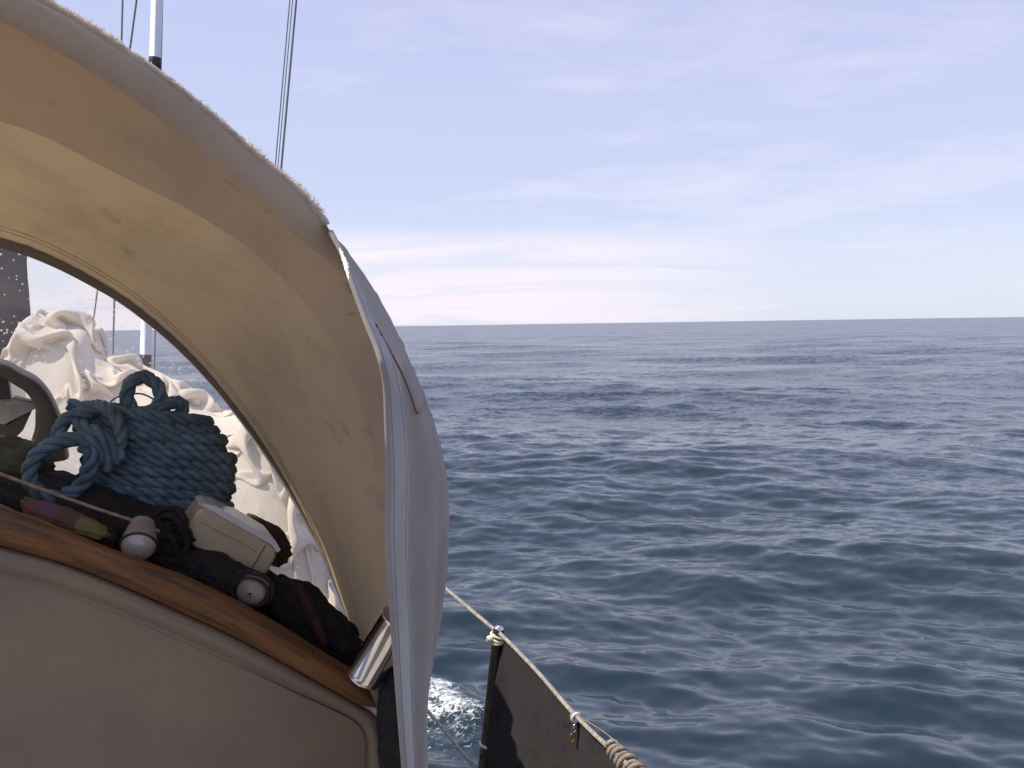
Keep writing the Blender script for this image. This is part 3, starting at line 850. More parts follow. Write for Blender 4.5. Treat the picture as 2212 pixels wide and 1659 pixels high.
# side flap between the after bow and the hem that is drawn in towards the cockpit
HEM = [(699, 478), (718, 512), (740, 556), (758, 612), (790, 700), (814, 760), (829, 825), (833, 900), (836, 1020), (835, 1150), (839, 1250), (846, 1350), (855, 1470), (862, 1560), (870, 1660), (878, 1760)]
def build_flap():
    n, m = 200, 40
    hem = cr(HEM, n)
    outp = cr([p for p in HOOP if p[1] >= 481], n)
    v = []
    for i in range(n):
        t = i / (n - 1)
        th = np.interp(t * 0.78 + 0.22, [0, 1], [0, 1])
        fo = hf(0.30 + 0.70 * t) + 0.004; fh = fo - 0.02 - 0.17 * min(1, t * 4)
        A, B = sfu(onF(*outp[i], fo)), sfu(onF(*hem[i], fh))
        for j in range(m):
            k = j / (m - 1)
            p = A * (1 - k) + B * k
            # rounded outwards, with soft pleats running down the cloth
            bul = sin(pi * k) * 0.02 * min(1, t * 4)
            pl = 0.011 * sin(k * 15 + 3.0 * fbm((t * 1.6, k * 0.7, 5), 2) + t * 2) * sin(pi * k) * min(1, max(0, (t - 0.15) * 3))
            p = p + np.array([0.2, -1.0, 0.1]) * (bul + pl)
            if k > 0.90: p[1] -= 0.003
            v.append(W(*p))
    o = link('side_flap', v, grid_faces(n, m), MAT['flap'], hood)
    dirt_attr(o, v, [([(905, 815), (925, 840), (922, 862), (905, 890)], 6, 0.35), ([(736, 545), (745, 575)], 4, 0.2)])
    V = np.array(v).reshape(n, m, 3)
    hb = V[6:, m - 11:].copy(); hb -= BF * 0.003; hb[:, 0] += BF * 0.002
    q = link('hem_band', hb.reshape(-1, 3), grid_faces(n - 6, 11), MAT['hem'], o); q.data.attributes.new('dirt', 'FLOAT', 'POINT')
    e = tube(MB(), V[4:, -1] - BF * 0.002, 0.0035, 8).build('hem_piping', MAT['flap'], o)
    e.data.attributes.new('dirt', 'FLOAT', 'POINT')
    for jj in (m - 3, m - 9):
        tube(MB(), V[30:, jj] - BF * 0.0034, 0.0006, 5).build('stitching', MAT['grey_plastic'], o)
    # thin brown strap lying down the flap
    sp = []
    for x, y in cr([(812, 700), (840, 752), (868, 806), (888, 856), (899, 890), (905, 891)], 40):
        xy = np.array([to_px(q) for q in V[::2, ::2].reshape(-1, 3)])
        k = ((xy - [x, y]) ** 2).sum(1).argsort()[:6]
        f = np.mean([sfu(V[::2, ::2].reshape(-1, 3)[q])[1] for q in k])
        sp.append(onF(x, y, f - 0.007))
    tube(MB(), np.array(sp), 0.0011, 6).build('brown_strap', MAT['brownstrap'], o)
    # bunched shiny corner where the flap starts
    b = []
    for i in range(30):
        x, y = np.array([733, 540]) + np.array([20, 66]) * i / 29
        for j in range(9):
            dd = 0.010 * bill((i * 0.30, j * 0.45, 2.2), 3)
            b.append(onF(x + (j - 1) * 1.25 * sin(pi * (i + 1) / 31) * (0.5 + 0.9 * abs(mnoise.noise((i * 0.35, 7, 1)))) + 2 * mnoise.noise((i * 0.3, 1, 1)), y - j * 0.8, hf(0.36) - 0.105 - 0.08 * i / 29 - dd))
    link('bunched_corner', b, grid_faces(30, 9), MAT['white_plastic'], o)
build_flap()
# frayed threads along the chafed upper edge
def build_fray():
    mb = MB(); g = random.Random(3)
    path = [HC[i] for i in range(NT)]
    TF = IFL / NT
    clumps = [(g.uniform(0.3, 1.0) * TF, g.uniform(0.004, 0.015), g.uniform(0.3, 1.1)) for _ in range(26)]
    clumps += [(TF - 0.03, 0.010, 1.9), (TF - 0.012, 0.008, 1.8), (TF - 0.07, 0.008, 1.6), (TF - 0.25, 0.012, 1.5)]
    for k in range(3800):
        t = g.uniform(0.02, TF + 0.005)
        i = t * (NT - 1); i0 = int(i); fr = i - i0
        b = path[i0] * (1 - fr) + path[min(NT - 1, i0 + 1)] * fr
        amp = 0.10 + 0.5 * sum(a * math.exp(-((t - c) / w) ** 2) for c, w, a in clumps)
        L = 0.0048 * amp * g.uniform(0.3, 1.3) + 0.002
        c = np.array([SC, b[1], -0.55]); n = b - c; n[1] = 0; n /= np.linalg.norm(n)
        tg = path[min(NT - 1, i0 + 2)] - path[i0]; tg /= np.linalg.norm(tg) + 1e-9
        base = b + n * 0.001 + np.array([0, g.uniform(-0.015, 0.012), 0])
        d = n * g.uniform(0.3, 1.1) + tg * g.uniform(-0.8, 1.0) + np.array([0, g.uniform(-0.6, 0.5), 0]); d /= np.linalg.norm(d)
        sd_ = np.cross(d, [0.3, g.uniform(-1, 1), 0.4]); sd_ /= np.linalg.norm(sd_) + 1e-9
        w = g.uniform(0.0004, 0.0011)
        mid = base + d * L * 0.6 + tg * g.uniform(-0.3, 0.3) * L
        tip = base + d * L + tg * g.uniform(-0.6, 0.6) * L
        P = [base - sd_ * w, base + sd_ * w, mid + sd_ * w * 0.8, mid - sd_ * w * 0.8, tip]
        mb.add([W(*p) for p in P], [(0, 1, 2, 3), (3, 2, 4)])
    o = mb.build('frayed_edge', MAT['fray'], hood, False)
    o['kind'] = 'stuff'
    # worn binding cord under the threads
    rp = []
    for i in range(6, IFL + 2):
        b = HC[i]; c = np.array([SC, b[1], -0.55]); n = b - c; n[1] = 0; n /= np.linalg.norm(n)
        rp.append(W(*(b + n * (0.0005 + 0.0015 * mnoise.noise((i * 0.3, 0, 0))) + np.array([0, -0.006, 0]))))
    tube(MB(), np.array(rp), np.array([0.0042 + 0.0018 * mnoise.noise((i * 0.35, 4, 0)) for i in range(len(rp))]), 8).build('edge_cord', MAT['fray'], hood)
build_fray()

# ------------------------------------------------------------------ guard rail on the starboard side
def lin(a, b, n): return np.linspace(np.asarray(a), np.asarray(b), n)
st_top, st_low = onF(1078, 1352, 2.36), onF(1046, 1640, 2.36)
ax = st_top - st_low; ax /= np.linalg.norm(ax)
st_base = st_top - ax * 0.70
stn = thing('stanchion', st_base, 'dark steel guard rail stanchion with bright domed cap', 'stanchion')
tube(MB(), lin(st_base, st_top - ax * 0.012, 8), 0.0168, 20).build('post', MAT['steel_k'], stn)
lathe(MB(), st_top - ax * 0.040, ax, [(0, 0.0165), (0.020, 0.0168), (0.022, 0.0155), (0.026, 0.0155), (0.027, 0.0165), (0.034, 0.015), (0.039, 0.009), (0.041, 0.002)], 24).build('cap', MAT['steel'], stn)
def ring(center, axis, R, r, mt, name, parent, squash=1.0, n=28):
    axis = np.asarray(axis) / np.linalg.norm(axis)
    a = np.cross(axis, [0.2, 0.1, 1.0] if abs(axis[2]) < 0.9 else [1.0, 0, 0]); a /= np.linalg.norm(a); b = np.cross(axis, a)
    t = np.linspace(0, 2 * pi, n)
    return tube(MB(), np.array([center + R * (cos(k) * a + squash * sin(k) * b) for k in t]), r, 8, False).build(name, mt, parent)
LS = sfu(st_top)[0]
def life_pt(x, y): return onS(x, y, LS)
up_pts = [onF(560, 930, 4.6), onF(800, 1133, 3.5), life_pt(965, 1273), life_pt(1066, 1358), life_pt(1084, 1372), life_pt(1160, 1450), life_pt(1246, 1548), life_pt(1375, 1668), W(LS, 0.9, -0.86), W(LS - 0.05, -0.8, -0.86)]
UL = cr(up_pts, 240)
mb = MB()
rope3(mb, UL, 0.0065, 0.03, 0.006, 6)
tag(mb.build('lifeline', MAT['lifeline']), 'upper weathered guard rail line running over the stanchion cap', 'lifeline', 'guard rail lines')
lo_pts = [onF(700, 1290, 3.6), life_pt(922, 1534), life_pt(1016, 1646), W(LS, 1.5, -1.21), W(LS - 0.05, -0.8, -1.21)]
mb = MB(); rope3(mb, cr(lo_pts, 160), 0.0062, 0.03, 0.006, 6)
tag(mb.build('lifeline', MAT['lifeline']), 'lower guard rail line passing behind the stanchion near the bow wave', 'lifeline', 'guard rail lines')
# knot of cream cord that holds the line to the stanchion head, and a cable tie lower down
kc = life_pt(1073, 1362)
mb = MB()
for k in range(3):
    a = np.linspace(0, 2 * pi, 22)
    e1 = np.cross(ax, fw); e1 /= np.linalg.norm(e1); e2 = np.cross(ax, e1)
    tube(mb, np.array([st_top - ax * (0.030 + 0.007 * k - 0.006 * cos(q + k)) + 0.0205 * (cos(q) * e1 + sin(q) * e2) for q in a]), 0.0042, 7, False)
v = []
lathe(mb, st_top - ax * 0.036 - RT * 0.017 - fw * 0.012, -RT - 0.4 * fw, [(0, 0.008), (0.005, 0.011), (0.012, 0.010), (0.017, 0.005)], 12)
mb.build('cord_knot', MAT['tie'], stn)
tc_ = onF(1050.5, 1609, 2.36)
g = tube(MB(), np.array([tc_ + ax * 0.004 * cos(q) + 0.0185 * (cos(q) * e1 + sin(q) * e2) for q in np.linspace(0, 2 * pi, 30)]), 0.0048, 8, False).build('cable_tie', MAT['tie'], stn)
lathe(MB(), tc_ + RT * 0.013 - fw * 0.012 - ax * 0.006, RT, [(0, 0.005), (0.002, 0.0075), (0.012, 0.0075), (0.014, 0.004)], 8).build('tie_head', MAT['tie'], g)
# dark lee cloth laced between the stanchion, the upper line and the deck
def lee():
    n, m = 70, 30; v = []
    B = np.array([sfu(p) for p in UL])
    order = np.argsort(B[:, 1])
    for i in range(n):
        f = 2.345 + (-0.8 - 2.345) * (i / (n - 1))
        ut = np.interp(f, B[order, 1], B[order, 2]) - 0.004
        for j in range(m):
            k = j / (m - 1)
            u = ut * (1 - k) + -1.42 * k
            s = LS + 0.012 + 0.045 * k + 0.010 * sin(f * 7) * sin(pi * k) + 0.006 * fbm((f * 5, k * 3, 1), 3)
            v.append(W(s, f, u - 0.004 * abs(sin(f * 9)) * (1 - k)))
    ob = tag(link('lee_cloth', v, grid_faces(n, m), MAT['leecloth']), 'dark grey weather cloth stretched below the guard rail line', 'weather cloth')
    return ob
lee()
# small clip hanging from the line
cp = life_pt(1244, 1550)
clip = thing('snap_clip', cp - np.array([0, 0, 0.05]), 'small clip with white loop hanging from the guard rail line', 'clip')
ld = life_pt(1300, 1600) - life_pt(1200, 1495); ld /= np.linalg.norm(ld)
ring(cp, ld, 0.0105, 0.0042, MAT['white_plastic'], 'loop', clip)
ring(cp + ld * 0.004 - BU * 0.027, ld + 0.5 * RT, 0.006, 0.003, MAT['steel'], 'shackle', clip, 2.0)
ring(cp + ld * 0.004 - BU * 0.050, fw, 0.005, 0.003, MAT['brass'], 'hook', clip, 2.0)
ring(cp - ld * 0.010, ld, 0.009, 0.003, MAT['lash'], 'twine_turn', clip)
# thin twine and a thick lashing farther aft on the line
tw = cr([life_pt(1252, 1549), life_pt(1300, 1582) + BU * 0.004, life_pt(1345, 1625) + BU * 0.010], 30)
tag(tube(MB(), tw, 0.0012, 6).build('twine', MAT['lash']), 'thin twine stretched above the guard rail line beside the clip', 'twine')
mb = MB()
lc, le = life_pt(1318, 1616), life_pt(1420, 1722)
dl = (le - lc); Ll = np.linalg.norm(dl); dl /= Ll
A = np.cross(dl, BU); A /= np.linalg.norm(A); Bq = np.cross(A, dl)
q = np.linspace(0, 1, 260)
pth = np.array([lc + dl * Ll * k + (0.0135 + 0.006 * min(1, k * 3) + 0.002 * sin(k * 37)) * (cos(k * 2 * pi * 11) * A + sin(k * 2 * pi * 11) * Bq) + BU * 0.004 for k in q])
tube(mb, pth, 0.0056, 7)
gr = random.Random(2)
for k in range(90):
    b = pth[gr.randrange(len(pth))]; d = np.array([gr.gauss(0, 1) for _ in range(3)]); d /= np.linalg.norm(d); L = gr.uniform(0.004, 0.014)
    tube(mb, np.array([b, b + d * L * 0.6, b + d * L + np.array([0, 0, gr.gauss(0, 0.003)])]), [0.0006, 0.0005, 0.0002], 3, False)
tag(mb.build('lashing', MAT['lash']), 'frayed brown rope lashing wound round the guard rail line', 'lashing')

# ------------------------------------------------------------------ standing rigging
def stay(px, f, r, label, group='shrouds and rigging wires', name='shroud'):
    p = np.array([onF(x, y, f) for x, y in px])
    return p
def wire(name, a, b, f, r, label):
    """wire through two picture points, carried on up beyond the frame"""
    A, Bp = onF(*a, f), onF(*b, f)
    d = (A - Bp) / np.linalg.norm(A - Bp)
    o = tube(MB(), lin(Bp, A + d * 4.0, 12), r, 8).build(name, MAT['wire'])
    return tag(o, label, 'rigging wire', 'rigging wires')
wire('shroud', (265, 0), (240, 905), 4.1, 0.0040, 'thin vertical rigging wire just left of the white tube')
wire('shroud', (295, 0), (198, 715), 4.6, 0.0048, 'rigging wire slanting up to the right, leftmost inside the window')
wire('shroud', (626, 0), (540, 980), 3.9, 0.0026, 'left thin wire of the three parallel shrouds above the hood')
wire('shroud', (632, 0), (545, 985), 4.0, 0.0022, 'thin middle wire of the three parallel shrouds above the hood')
wire('shroud', (640, 0), (551, 990), 3.95, 0.0046, 'thickest right wire of the three parallel shrouds above the hood')
wire('shroud', (352, -40), (333, 830), 4.05, 0.0028, 'thin wire beside the lower white tube inside the window')
# main shroud with two plastic roller tubes
F4 = 4.0
TA, TB = onF(339, 0, F4), onF(313, 805, F4)
td = (TA - TB) / np.linalg.norm(TA - TB)
tr = thing('shroud_roller', TB - td * 0.1, 'white plastic roller tubes with black collars threaded on a shroud', 'shroud')
tube(MB(), lin(TB - td * 0.22, TA + td * 4, 10), 0.004, 8).build('wire', MAT['wire'], tr)
def alongT(y):
    k = (y - 0) / 805.0; return TA + (TB - TA) * k
for y0, y1, nm in ((122, -900, 'tube'), (766, 250, 'tube')):
    a, b = alongT(y0), alongT(y1)
    tb = tube(MB(), lin(a, b, 4), 0.0215, 20).build('tube', MAT['pvc'], tr)
    col_ = lathe(MB(), a + td * 0.004, -td, [(0, 0.022), (0.003, 0.0235), (0.048, 0.0235), (0.050, 0.018)], 20).build('collar', MAT['rubber'], tr)
    lathe(MB(), a - td * 0.047, -td, [(0, 0.012), (0.003, 0.036), (0.010, 0.045), (0.028, 0.046), (0.040, 0.040), (0.046, 0.022), (0.047, 0.01)], 28).build('roller_disc', MAT['grey_plastic'], tr)
# bottle screw on the first wire
bs = onF(240.5, 862, 4.1)
tag(lathe(MB(), bs, (onF(243, 790, 4.1) - bs), [(0, 0.005), (0.01, 0.011), (0.03, 0.008), (0.12, 0.008), (0.14, 0.010), (0.16, 0.005)], 12).build('bottle_screw', MAT['steel_d']),
    'steel bottle screw low on the wire behind the blue rope', 'fitting')

# mast under a dark cover
mast = thing('mast', W(SC - 0.02, 3.9, -0.5), 'mast wrapped in a dark navy cloth cover behind the window', 'mast')
tube(MB(), lin(W(SC - 0.08, 3.9, -0.6), W(SC - 0.08, 3.9, 6.0), 6), 0.06, 20).build('spar', MAT['grey_plastic'], mast)
def cover():
    EDGE = [(30, 470), (46, 520), (54, 560), (62, 620), (67, 690), (69, 720), (66, 748), (52, 770), (40, 782), (20, 800), (4, 830)]
    q = cr(EDGE, 60); v = []
    for i, (x, y) in enumerate(q):
        e = sfu(onF(x, y, 3.9)); c = SC - 0.1; R = e[0] - c
        for k in range(36):
            a = 2 * pi * k / 36
            d = 1 + 0.05 * fbm((cos(a) * 2, sin(a) * 2, i * 0.05), 3) * (0 if k == 0 else 1)
            v.append(W(c + R * cos(a) * d, 3.9 + 0.6 * R * sin(a) * d, e[2] + 0.01 * sin(a * 5)))
    f = grid_faces(60, 36, cv=True); f.append(tuple(range(36)))
    link('cloth_cover', v, f, MAT['cover'], mast)
cover()

# ------------------------------------------------------------------ white sail lowered and bundled along the deck
def build_sail():
    TOPS = [(8, 905, 3.5), (22, 850, 3.5), (36, 800, 3.5), (52, 772, 3.5), (64, 745, 3.5), (66, 705, 3.48), (78, 670, 3.46), (112, 684, 3.45), (160, 692, 3.4), (196, 702, 3.35), (218, 752, 3.3), (256, 778, 3.25), (306, 794, 3.2), (346, 806, 3.12), (376, 830, 3.05),
            (420, 862, 2.97), (462, 878, 2.9), (500, 874, 2.82), (532, 866, 2.76), (566, 892, 2.7), (600, 926, 2.65), (640, 985, 2.6), (680, 1060, 2.55), (715, 1140, 2.5), (740, 1230, 2.45)]
    # a sheet half as large again as the heap is packed onto it and relaxed, so that it buckles into folds
    n, m = 190, 110
    LX, LY = 1.9, 1.15
    gs = np.random.default_rng(21)
    X, Y = np.meshgrid(np.linspace(0, LX, n), np.linspace(0, LY, m), indexing='ij')
    H = np.zeros_like(X)
    for k in range(26):
        th = gs.uniform(0, pi); l = gs.uniform(0.09, 0.30)
        H += 0.016 * (l / 0.15) * np.cos(2 * pi / l * (X * cos(th) + Y * sin(th)) + gs.uniform(0, 6.28))
    Q = np.stack([X, Y, 0.05 + H], -1)
    dx, dy = LX / (n - 1) * 1.60, LY / (m - 1) * 1.60
    def edge(A, B, rest, k):
        d = B - A; L = np.linalg.norm(d, axis=-1, keepdims=True) + 1e-9
        c = d * (0.5 * k * (L - rest) / L); A += c; B -= c
    dg = sqrt(dx * dx + dy * dy)
    for it in range(420):
        for o_ in (0, 1):
            e_ = (n - o_) // 2 * 2; edge(Q[o_:o_ + e_:2], Q[o_ + 1:o_ + e_:2], dx, 0.9)
            e_ = (m - o_) // 2 * 2; edge(Q[:, o_:o_ + e_:2], Q[:, o_ + 1:o_ + e_:2], dy, 0.9)
        edge(Q[:-1, :-1], Q[1:, 1:], dg, 0.22); edge(Q[1:, :-1], Q[:-1, 1:], dg, 0.22)
        if it % 2 == 0:
            edge(Q[:-2], Q[2:], dx * 2, 0.16); edge(Q[:, :-2], Q[:, 2:], dy * 2, 0.16)
            edge(Q[:-4], Q[4:], dx * 4, 0.05); edge(Q[:, :-4], Q[:, 4:], dy * 4, 0.05)
        Q[..., 2] -= 0.0004
        Q[..., 2] = np.clip(Q[..., 2], -0.02, 0.17)
        Q[..., 0] = np.clip(Q[..., 0], 0, LX); Q[..., 1] = np.clip(Q[..., 1], 0, LY)
    K = cr(TOPS, 400)
    tops = np.array([sfu(onF(x, y, f)) for x, y, f in K])
    v = []
    for i in range(n):
        for j in range(m):
            x, y, hgt = Q[i, j]
            t = x / LX
            top = np.array([np.interp(t * 399, np.arange(400), tops[:, k]) for k in range(3)])
            h = 0.50 - 0.10 * t; wd = 0.34 - 0.12 * t
            ph = pi * y / LY
            c, sn = cos(ph), max(0.0, sin(ph))
            c = math.copysign(abs(c) ** 0.8, c); sn = sn ** 0.7
            p = top + np.array([-0.225 * wd * c, -wd * c - wd * 0.25, -h * (1 - sn)])
            nrm = np.array([-0.2 * c, -c, 0.55 * sn + 0.1]); nrm /= np.linalg.norm(nrm)
            v.append(W(*(p + nrm * (hgt + 0.012))))
    ob = link('lowered_sail', v, grid_faces(n, m), MAT['sail'])
    sb = ob.modifiers.new('smooth', 'SUBSURF'); sb.levels = 1; sb.render_levels = 1
    return tag(ob, 'crumpled white sail bundled on deck beyond the clear window', 'sail')
build_sail()

# ------------------------------------------------------------------ gear under the hood
coil = thing('rope_coil', onF(290, 1105, 1.74), 'thick blue three strand rope coiled into a hank under the hood', 'rope')
RR_ = 0.0135
def rp(pts, f=1.74):
    """pixel points (x, y[, df]) to space, df metres nearer (-) or farther (+)"""
    return np.array([onF(p[0], p[1], f + (p[2] if len(p) > 2 else 0)) for p in pts])
mb = MB()
NTURN = 10
for k in range(NTURN):
    y = k / (NTURN - 1)
    # each turn: long front run, round the right end, back run, round the left end; turns stacked one on another
    xl = 205 - 25 * y + 6 * sin(k * 2.3); xr = 452 + 50 * sin(min(1, y * 1.6) * pi / 2) - 14 * max(0, y - 0.7) * 3 + 3 * sin(k * 1.7)
    yl = 888 + 180 * y + 1.5 * sin(k * 1.1); yr = 912 + 182 * y + 1.5 * sin(k * 2.9)
    sag = 3 * sin(k * 0.9); xr += 6 * sin(k * 3.7); xl += 8 * sin(k * 5.1)
    pts = [(xl, yl, -0.012), ((xl * 2 + xr) / 3, yl + (yr - yl) * 0.33 + sag * 0.6, -0.06), ((xl + xr * 2) / 3, yl + (yr - yl) * 0.66 + sag, -0.062), (xr - 26, yr - 2, -0.045), (xr - 8, yr + 1, -0.015),
           (xr - 10, yr - 1, 0.03), (xr - 60, yr - 6, 0.06), ((xl + xr) / 2, (yl + yr) / 2 - 6, 0.066), (xl + 30, yl - 4, 0.05), (xl + 4, yl + 4, 0.02), (xl, yl + 9, -0.006)]
    rope3(mb, rp(pts), RR_, 0.075, 0.009, 6, k * 0.9)
mb.build('stacked_turns', MAT['rope'], coil)
ST = mb.v
gf = random.Random(4); mf = MB()
for k in range(900):
    b = np.array(ST[gf.randrange(len(ST))]); d = np.array([gf.gauss(0, 1) for _ in range(3)]); d /= np.linalg.norm(d); L = gf.uniform(0.004, 0.012)
    sd_ = np.cross(d, [0.3, 0.5, 0.8]) * 0.0004
    mf.add([b - sd_, b + sd_, b + d * L + np.array([0, 0, gf.gauss(0, 0.002)])], [(0, 1, 2)])
o = mf.build('loose_fibres', MAT['rope'], coil, False); o['kind'] = 'stuff'
# inner turns fill the middle of the hank
mb = MB()
for k in range(6):
    y = k / 5
    pts = [(240, 905 + 150 * y, 0.0), (330, 915 + 155 * y, -0.02), (440, 935 + 150 * y, 0.0), (330, 915 + 155 * y, 0.03), (240, 905 + 150 * y, 0.03)]
    rope3(mb, rp(pts), RR_, 0.075, 0.012, 5, k)
mb.build('inner_turns', MAT['rope'], coil)
mb = MB()
rope3(mb, rp([(243, 1000, -0.078), (252, 968, -0.083), (262, 938, -0.083), (252, 905, -0.075), (232, 885, -0.05), (208, 878, 0.0), (196, 890, 0.05)]), RR_, 0.075, 0.009, 6)
rope3(mb, rp([(262, 990, -0.086), (240, 962, -0.088), (212, 938, -0.085), (186, 926, -0.07), (165, 915, -0.05)]), RR_, 0.075, 0.009, 6, 1)
rope3(mb, rp([(235, 1010, -0.08), (215, 975, -0.088), (192, 955, -0.085), (165, 940, -0.07)]), RR_, 0.075, 0.009, 6, 2)
mb.build('binding_turns', MAT['rope'], coil)
mb = MB()
rope3(mb, rp([(236, 985, -0.085), (214, 962, -0.09), (176, 948, -0.09), (132, 952, -0.09), (92, 972, -0.088), (68, 1004, -0.086), (64, 1036, -0.086), (80, 1062, -0.086), (112, 1074, -0.086), (152, 1066, -0.086), (182, 1042, -0.088), (196, 1008, -0.094), (196, 980, -0.098), (180, 962, -0.10)]), 0.0138, 0.075, 0.009, 6)
mb.build('lower_loop', MAT['rope'], coil)
mb = MB()
rope3(mb, rp([(296, 905, -0.02), (280, 878, -0.02), (274, 850, -0.015), (284, 826, -0.01), (308, 814, -0.005), (334, 826, -0.01), (347, 850, -0.015), (343, 876, -0.02), (322, 892, -0.035), (300, 902, -0.045), (270, 908, -0.05)]), RR_, 0.075, 0.009, 6)
rope3(mb, rp([(322, 915, -0.03), (345, 893, -0.03), (362, 874, -0.02), (384, 868, -0.015), (395, 880, -0.012), (390, 897, -0.012), (372, 905, -0.02), (345, 912, -0.03), (310, 918, -0.045), (270, 915, -0.05)]), RR_, 0.075, 0.009, 6, 1)
mb.build('upper_loops', MAT['rope'], coil)
mb = MB()
rope3(mb, rp([(150, 876, 0.0), (178, 880, -0.01), (210, 884, -0.02), (245, 890, -0.03), (290, 900, -0.035), (330, 905, -0.03)]), RR_, 0.075, 0.009, 6)
rope3(mb, rp([(222, 884, -0.02), (190, 892, -0.03), (160, 898, -0.035), (134, 916, -0.04), (126, 938, -0.045), (140, 952, -0.05), (170, 945, -0.06)]), RR_, 0.075, 0.009, 6, 2)
mb.build('rope_tail', MAT['rope'], coil)

# dark net of small line hung behind the hank
def sweep_lump(name, mt, ctr, f, rx, ry, rf, amp, label, cat, sc=7.0, rot=0.0, seed=0.0, n=44, sharp=1.0):
    c = onF(*ctr, f)
    scale = (c - C0) @ fw / FPX
    v = []
    m = n
    ca, sa = cos(rot), sin(rot)
    for i in range(n):
        th = pi * i / (n - 1)
        for k in range(m):
            a = 2 * pi * k / m
            d = np.array([sin(th) * cos(a), sin(th) * sin(a), cos(th)])
            b = 1 + amp * (bill((d[0] * sc * 0.3 + seed, d[1] * sc * 0.3, d[2] * sc * 0.3), 3) * 2 - 0.8) + 0.12 * amp * mnoise.noise((d[0] * sc, d[1] * sc, d[2] * sc + seed))
            x, y, z = d[0] * rx * b, d[2] * ry * b, d[1] * rf * b
            x, y = x * ca - y * sa, x * sa + y * ca
            v.append(c + RT * x * scale + UP * y * scale + BF * z)
    o = link(name, v, grid_faces(n, m, cv=True), mt)
    return tag(o, label, cat)
sweep_lump('jacket', MAT['dark_cloth'], (650, 1335), 1.62, 160, 66, 0.12, 0.22, 'crumpled black jacket stuffed into the corner beside the steel tube', 'jacket', 8, radians(-33), 2.0, 60)
sweep_lump('folded_cloth', MAT['red_cloth'], (672, 1328), 1.50, 15, 80, 0.03, 0.14, 'dark red cloth strip lying over the black jacket', 'cloth', 7, radians(24), 5.0)
sweep_lump('roof_dark_lump', MAT['dark_cloth'], (425, 1222), 1.60, 190, 42, 0.08, 0.20, 'dark lump added to cover the pale roof under the cream plastic box', 'filler', 8, radians(-20), 8.0)  # added lump that keeps the pale roof below the box dark
sweep_lump('brown_pouch', MAT['brown_cloth'], (566, 1168), 1.80, 72, 46, 0.06, 0.16, 'lumpy brown pouch behind the cream plastic box', 'pouch', 7, radians(-32), 11.0)
sweep_lump('black_glove', MAT['dark_cloth'], (214, 1152), 1.56, 46, 26, 0.04, 0.22, 'small black glove left of the white torch', 'glove', 8, radians(-22), 14.0)
sweep_lump('olive_cloth', MAT['olive'], (30, 990), 1.80, 95, 46, 0.09, 0.2, 'dark olive cloth at the left beneath the blue rope loop', 'cloth', 7, radians(-12), 17.0)
sweep_lump('roof_dark_cover', MAT['dark_cloth'], (180, 1102), 1.70, 260, 66, 0.10, 0.16, 'dark lump added to cover the pale roof under the blue rope', 'blanket', 7, radians(-18), 21.0, 60)  # added to hide the bright roof and keep the area under the rope dark
# bright patterned scarf at the left, half in shadow
def scarf_mat():
    m, t, p = mat('patterned_scarf')
    co = N(t, 'ShaderNodeTexCoord')
    v = N(t, 'ShaderNodeTexVoronoi'); v.inputs['Scale'].default_value = 26
    t.links.new(co.outputs['Object'], v.inputs['Vector'])
    sp = N(t, 'ShaderNodeSeparateColor'); t.links.new(v.outputs['Color'], sp.inputs[0])
    r = t.nodes.new('ShaderNodeValToRGB'); el = r.color_ramp.elements
    while len(el) < 5: el.new(0.5)
    for e, (q, c) in zip(el, [(0.0, (0.20, 0.17, 0.05)), (0.25, (0.10, 0.06, 0.04)), (0.5, (0.22, 0.05, 0.06)), (0.75, (0.06, 0.08, 0.10)), (1.0, (0.16, 0.12, 0.06))]): e.position = q; e.color = (*c, 1)
    t.links.new(sp.outputs[0], r.inputs[0]); t.links.new(r.outputs[0], p.inputs['Base Color']); p.inputs['Roughness'].default_value = 0.9
    return m
MAT['scarf'] = scarf_mat()
sweep_lump('patterned_scarf', MAT['scarf'], (140, 1122), 1.54, 110, 26, 0.03, 0.2, 'patterned scarf with red and yellow patches behind the wooden trim', 'scarf', 7, radians(-20), 25.0)

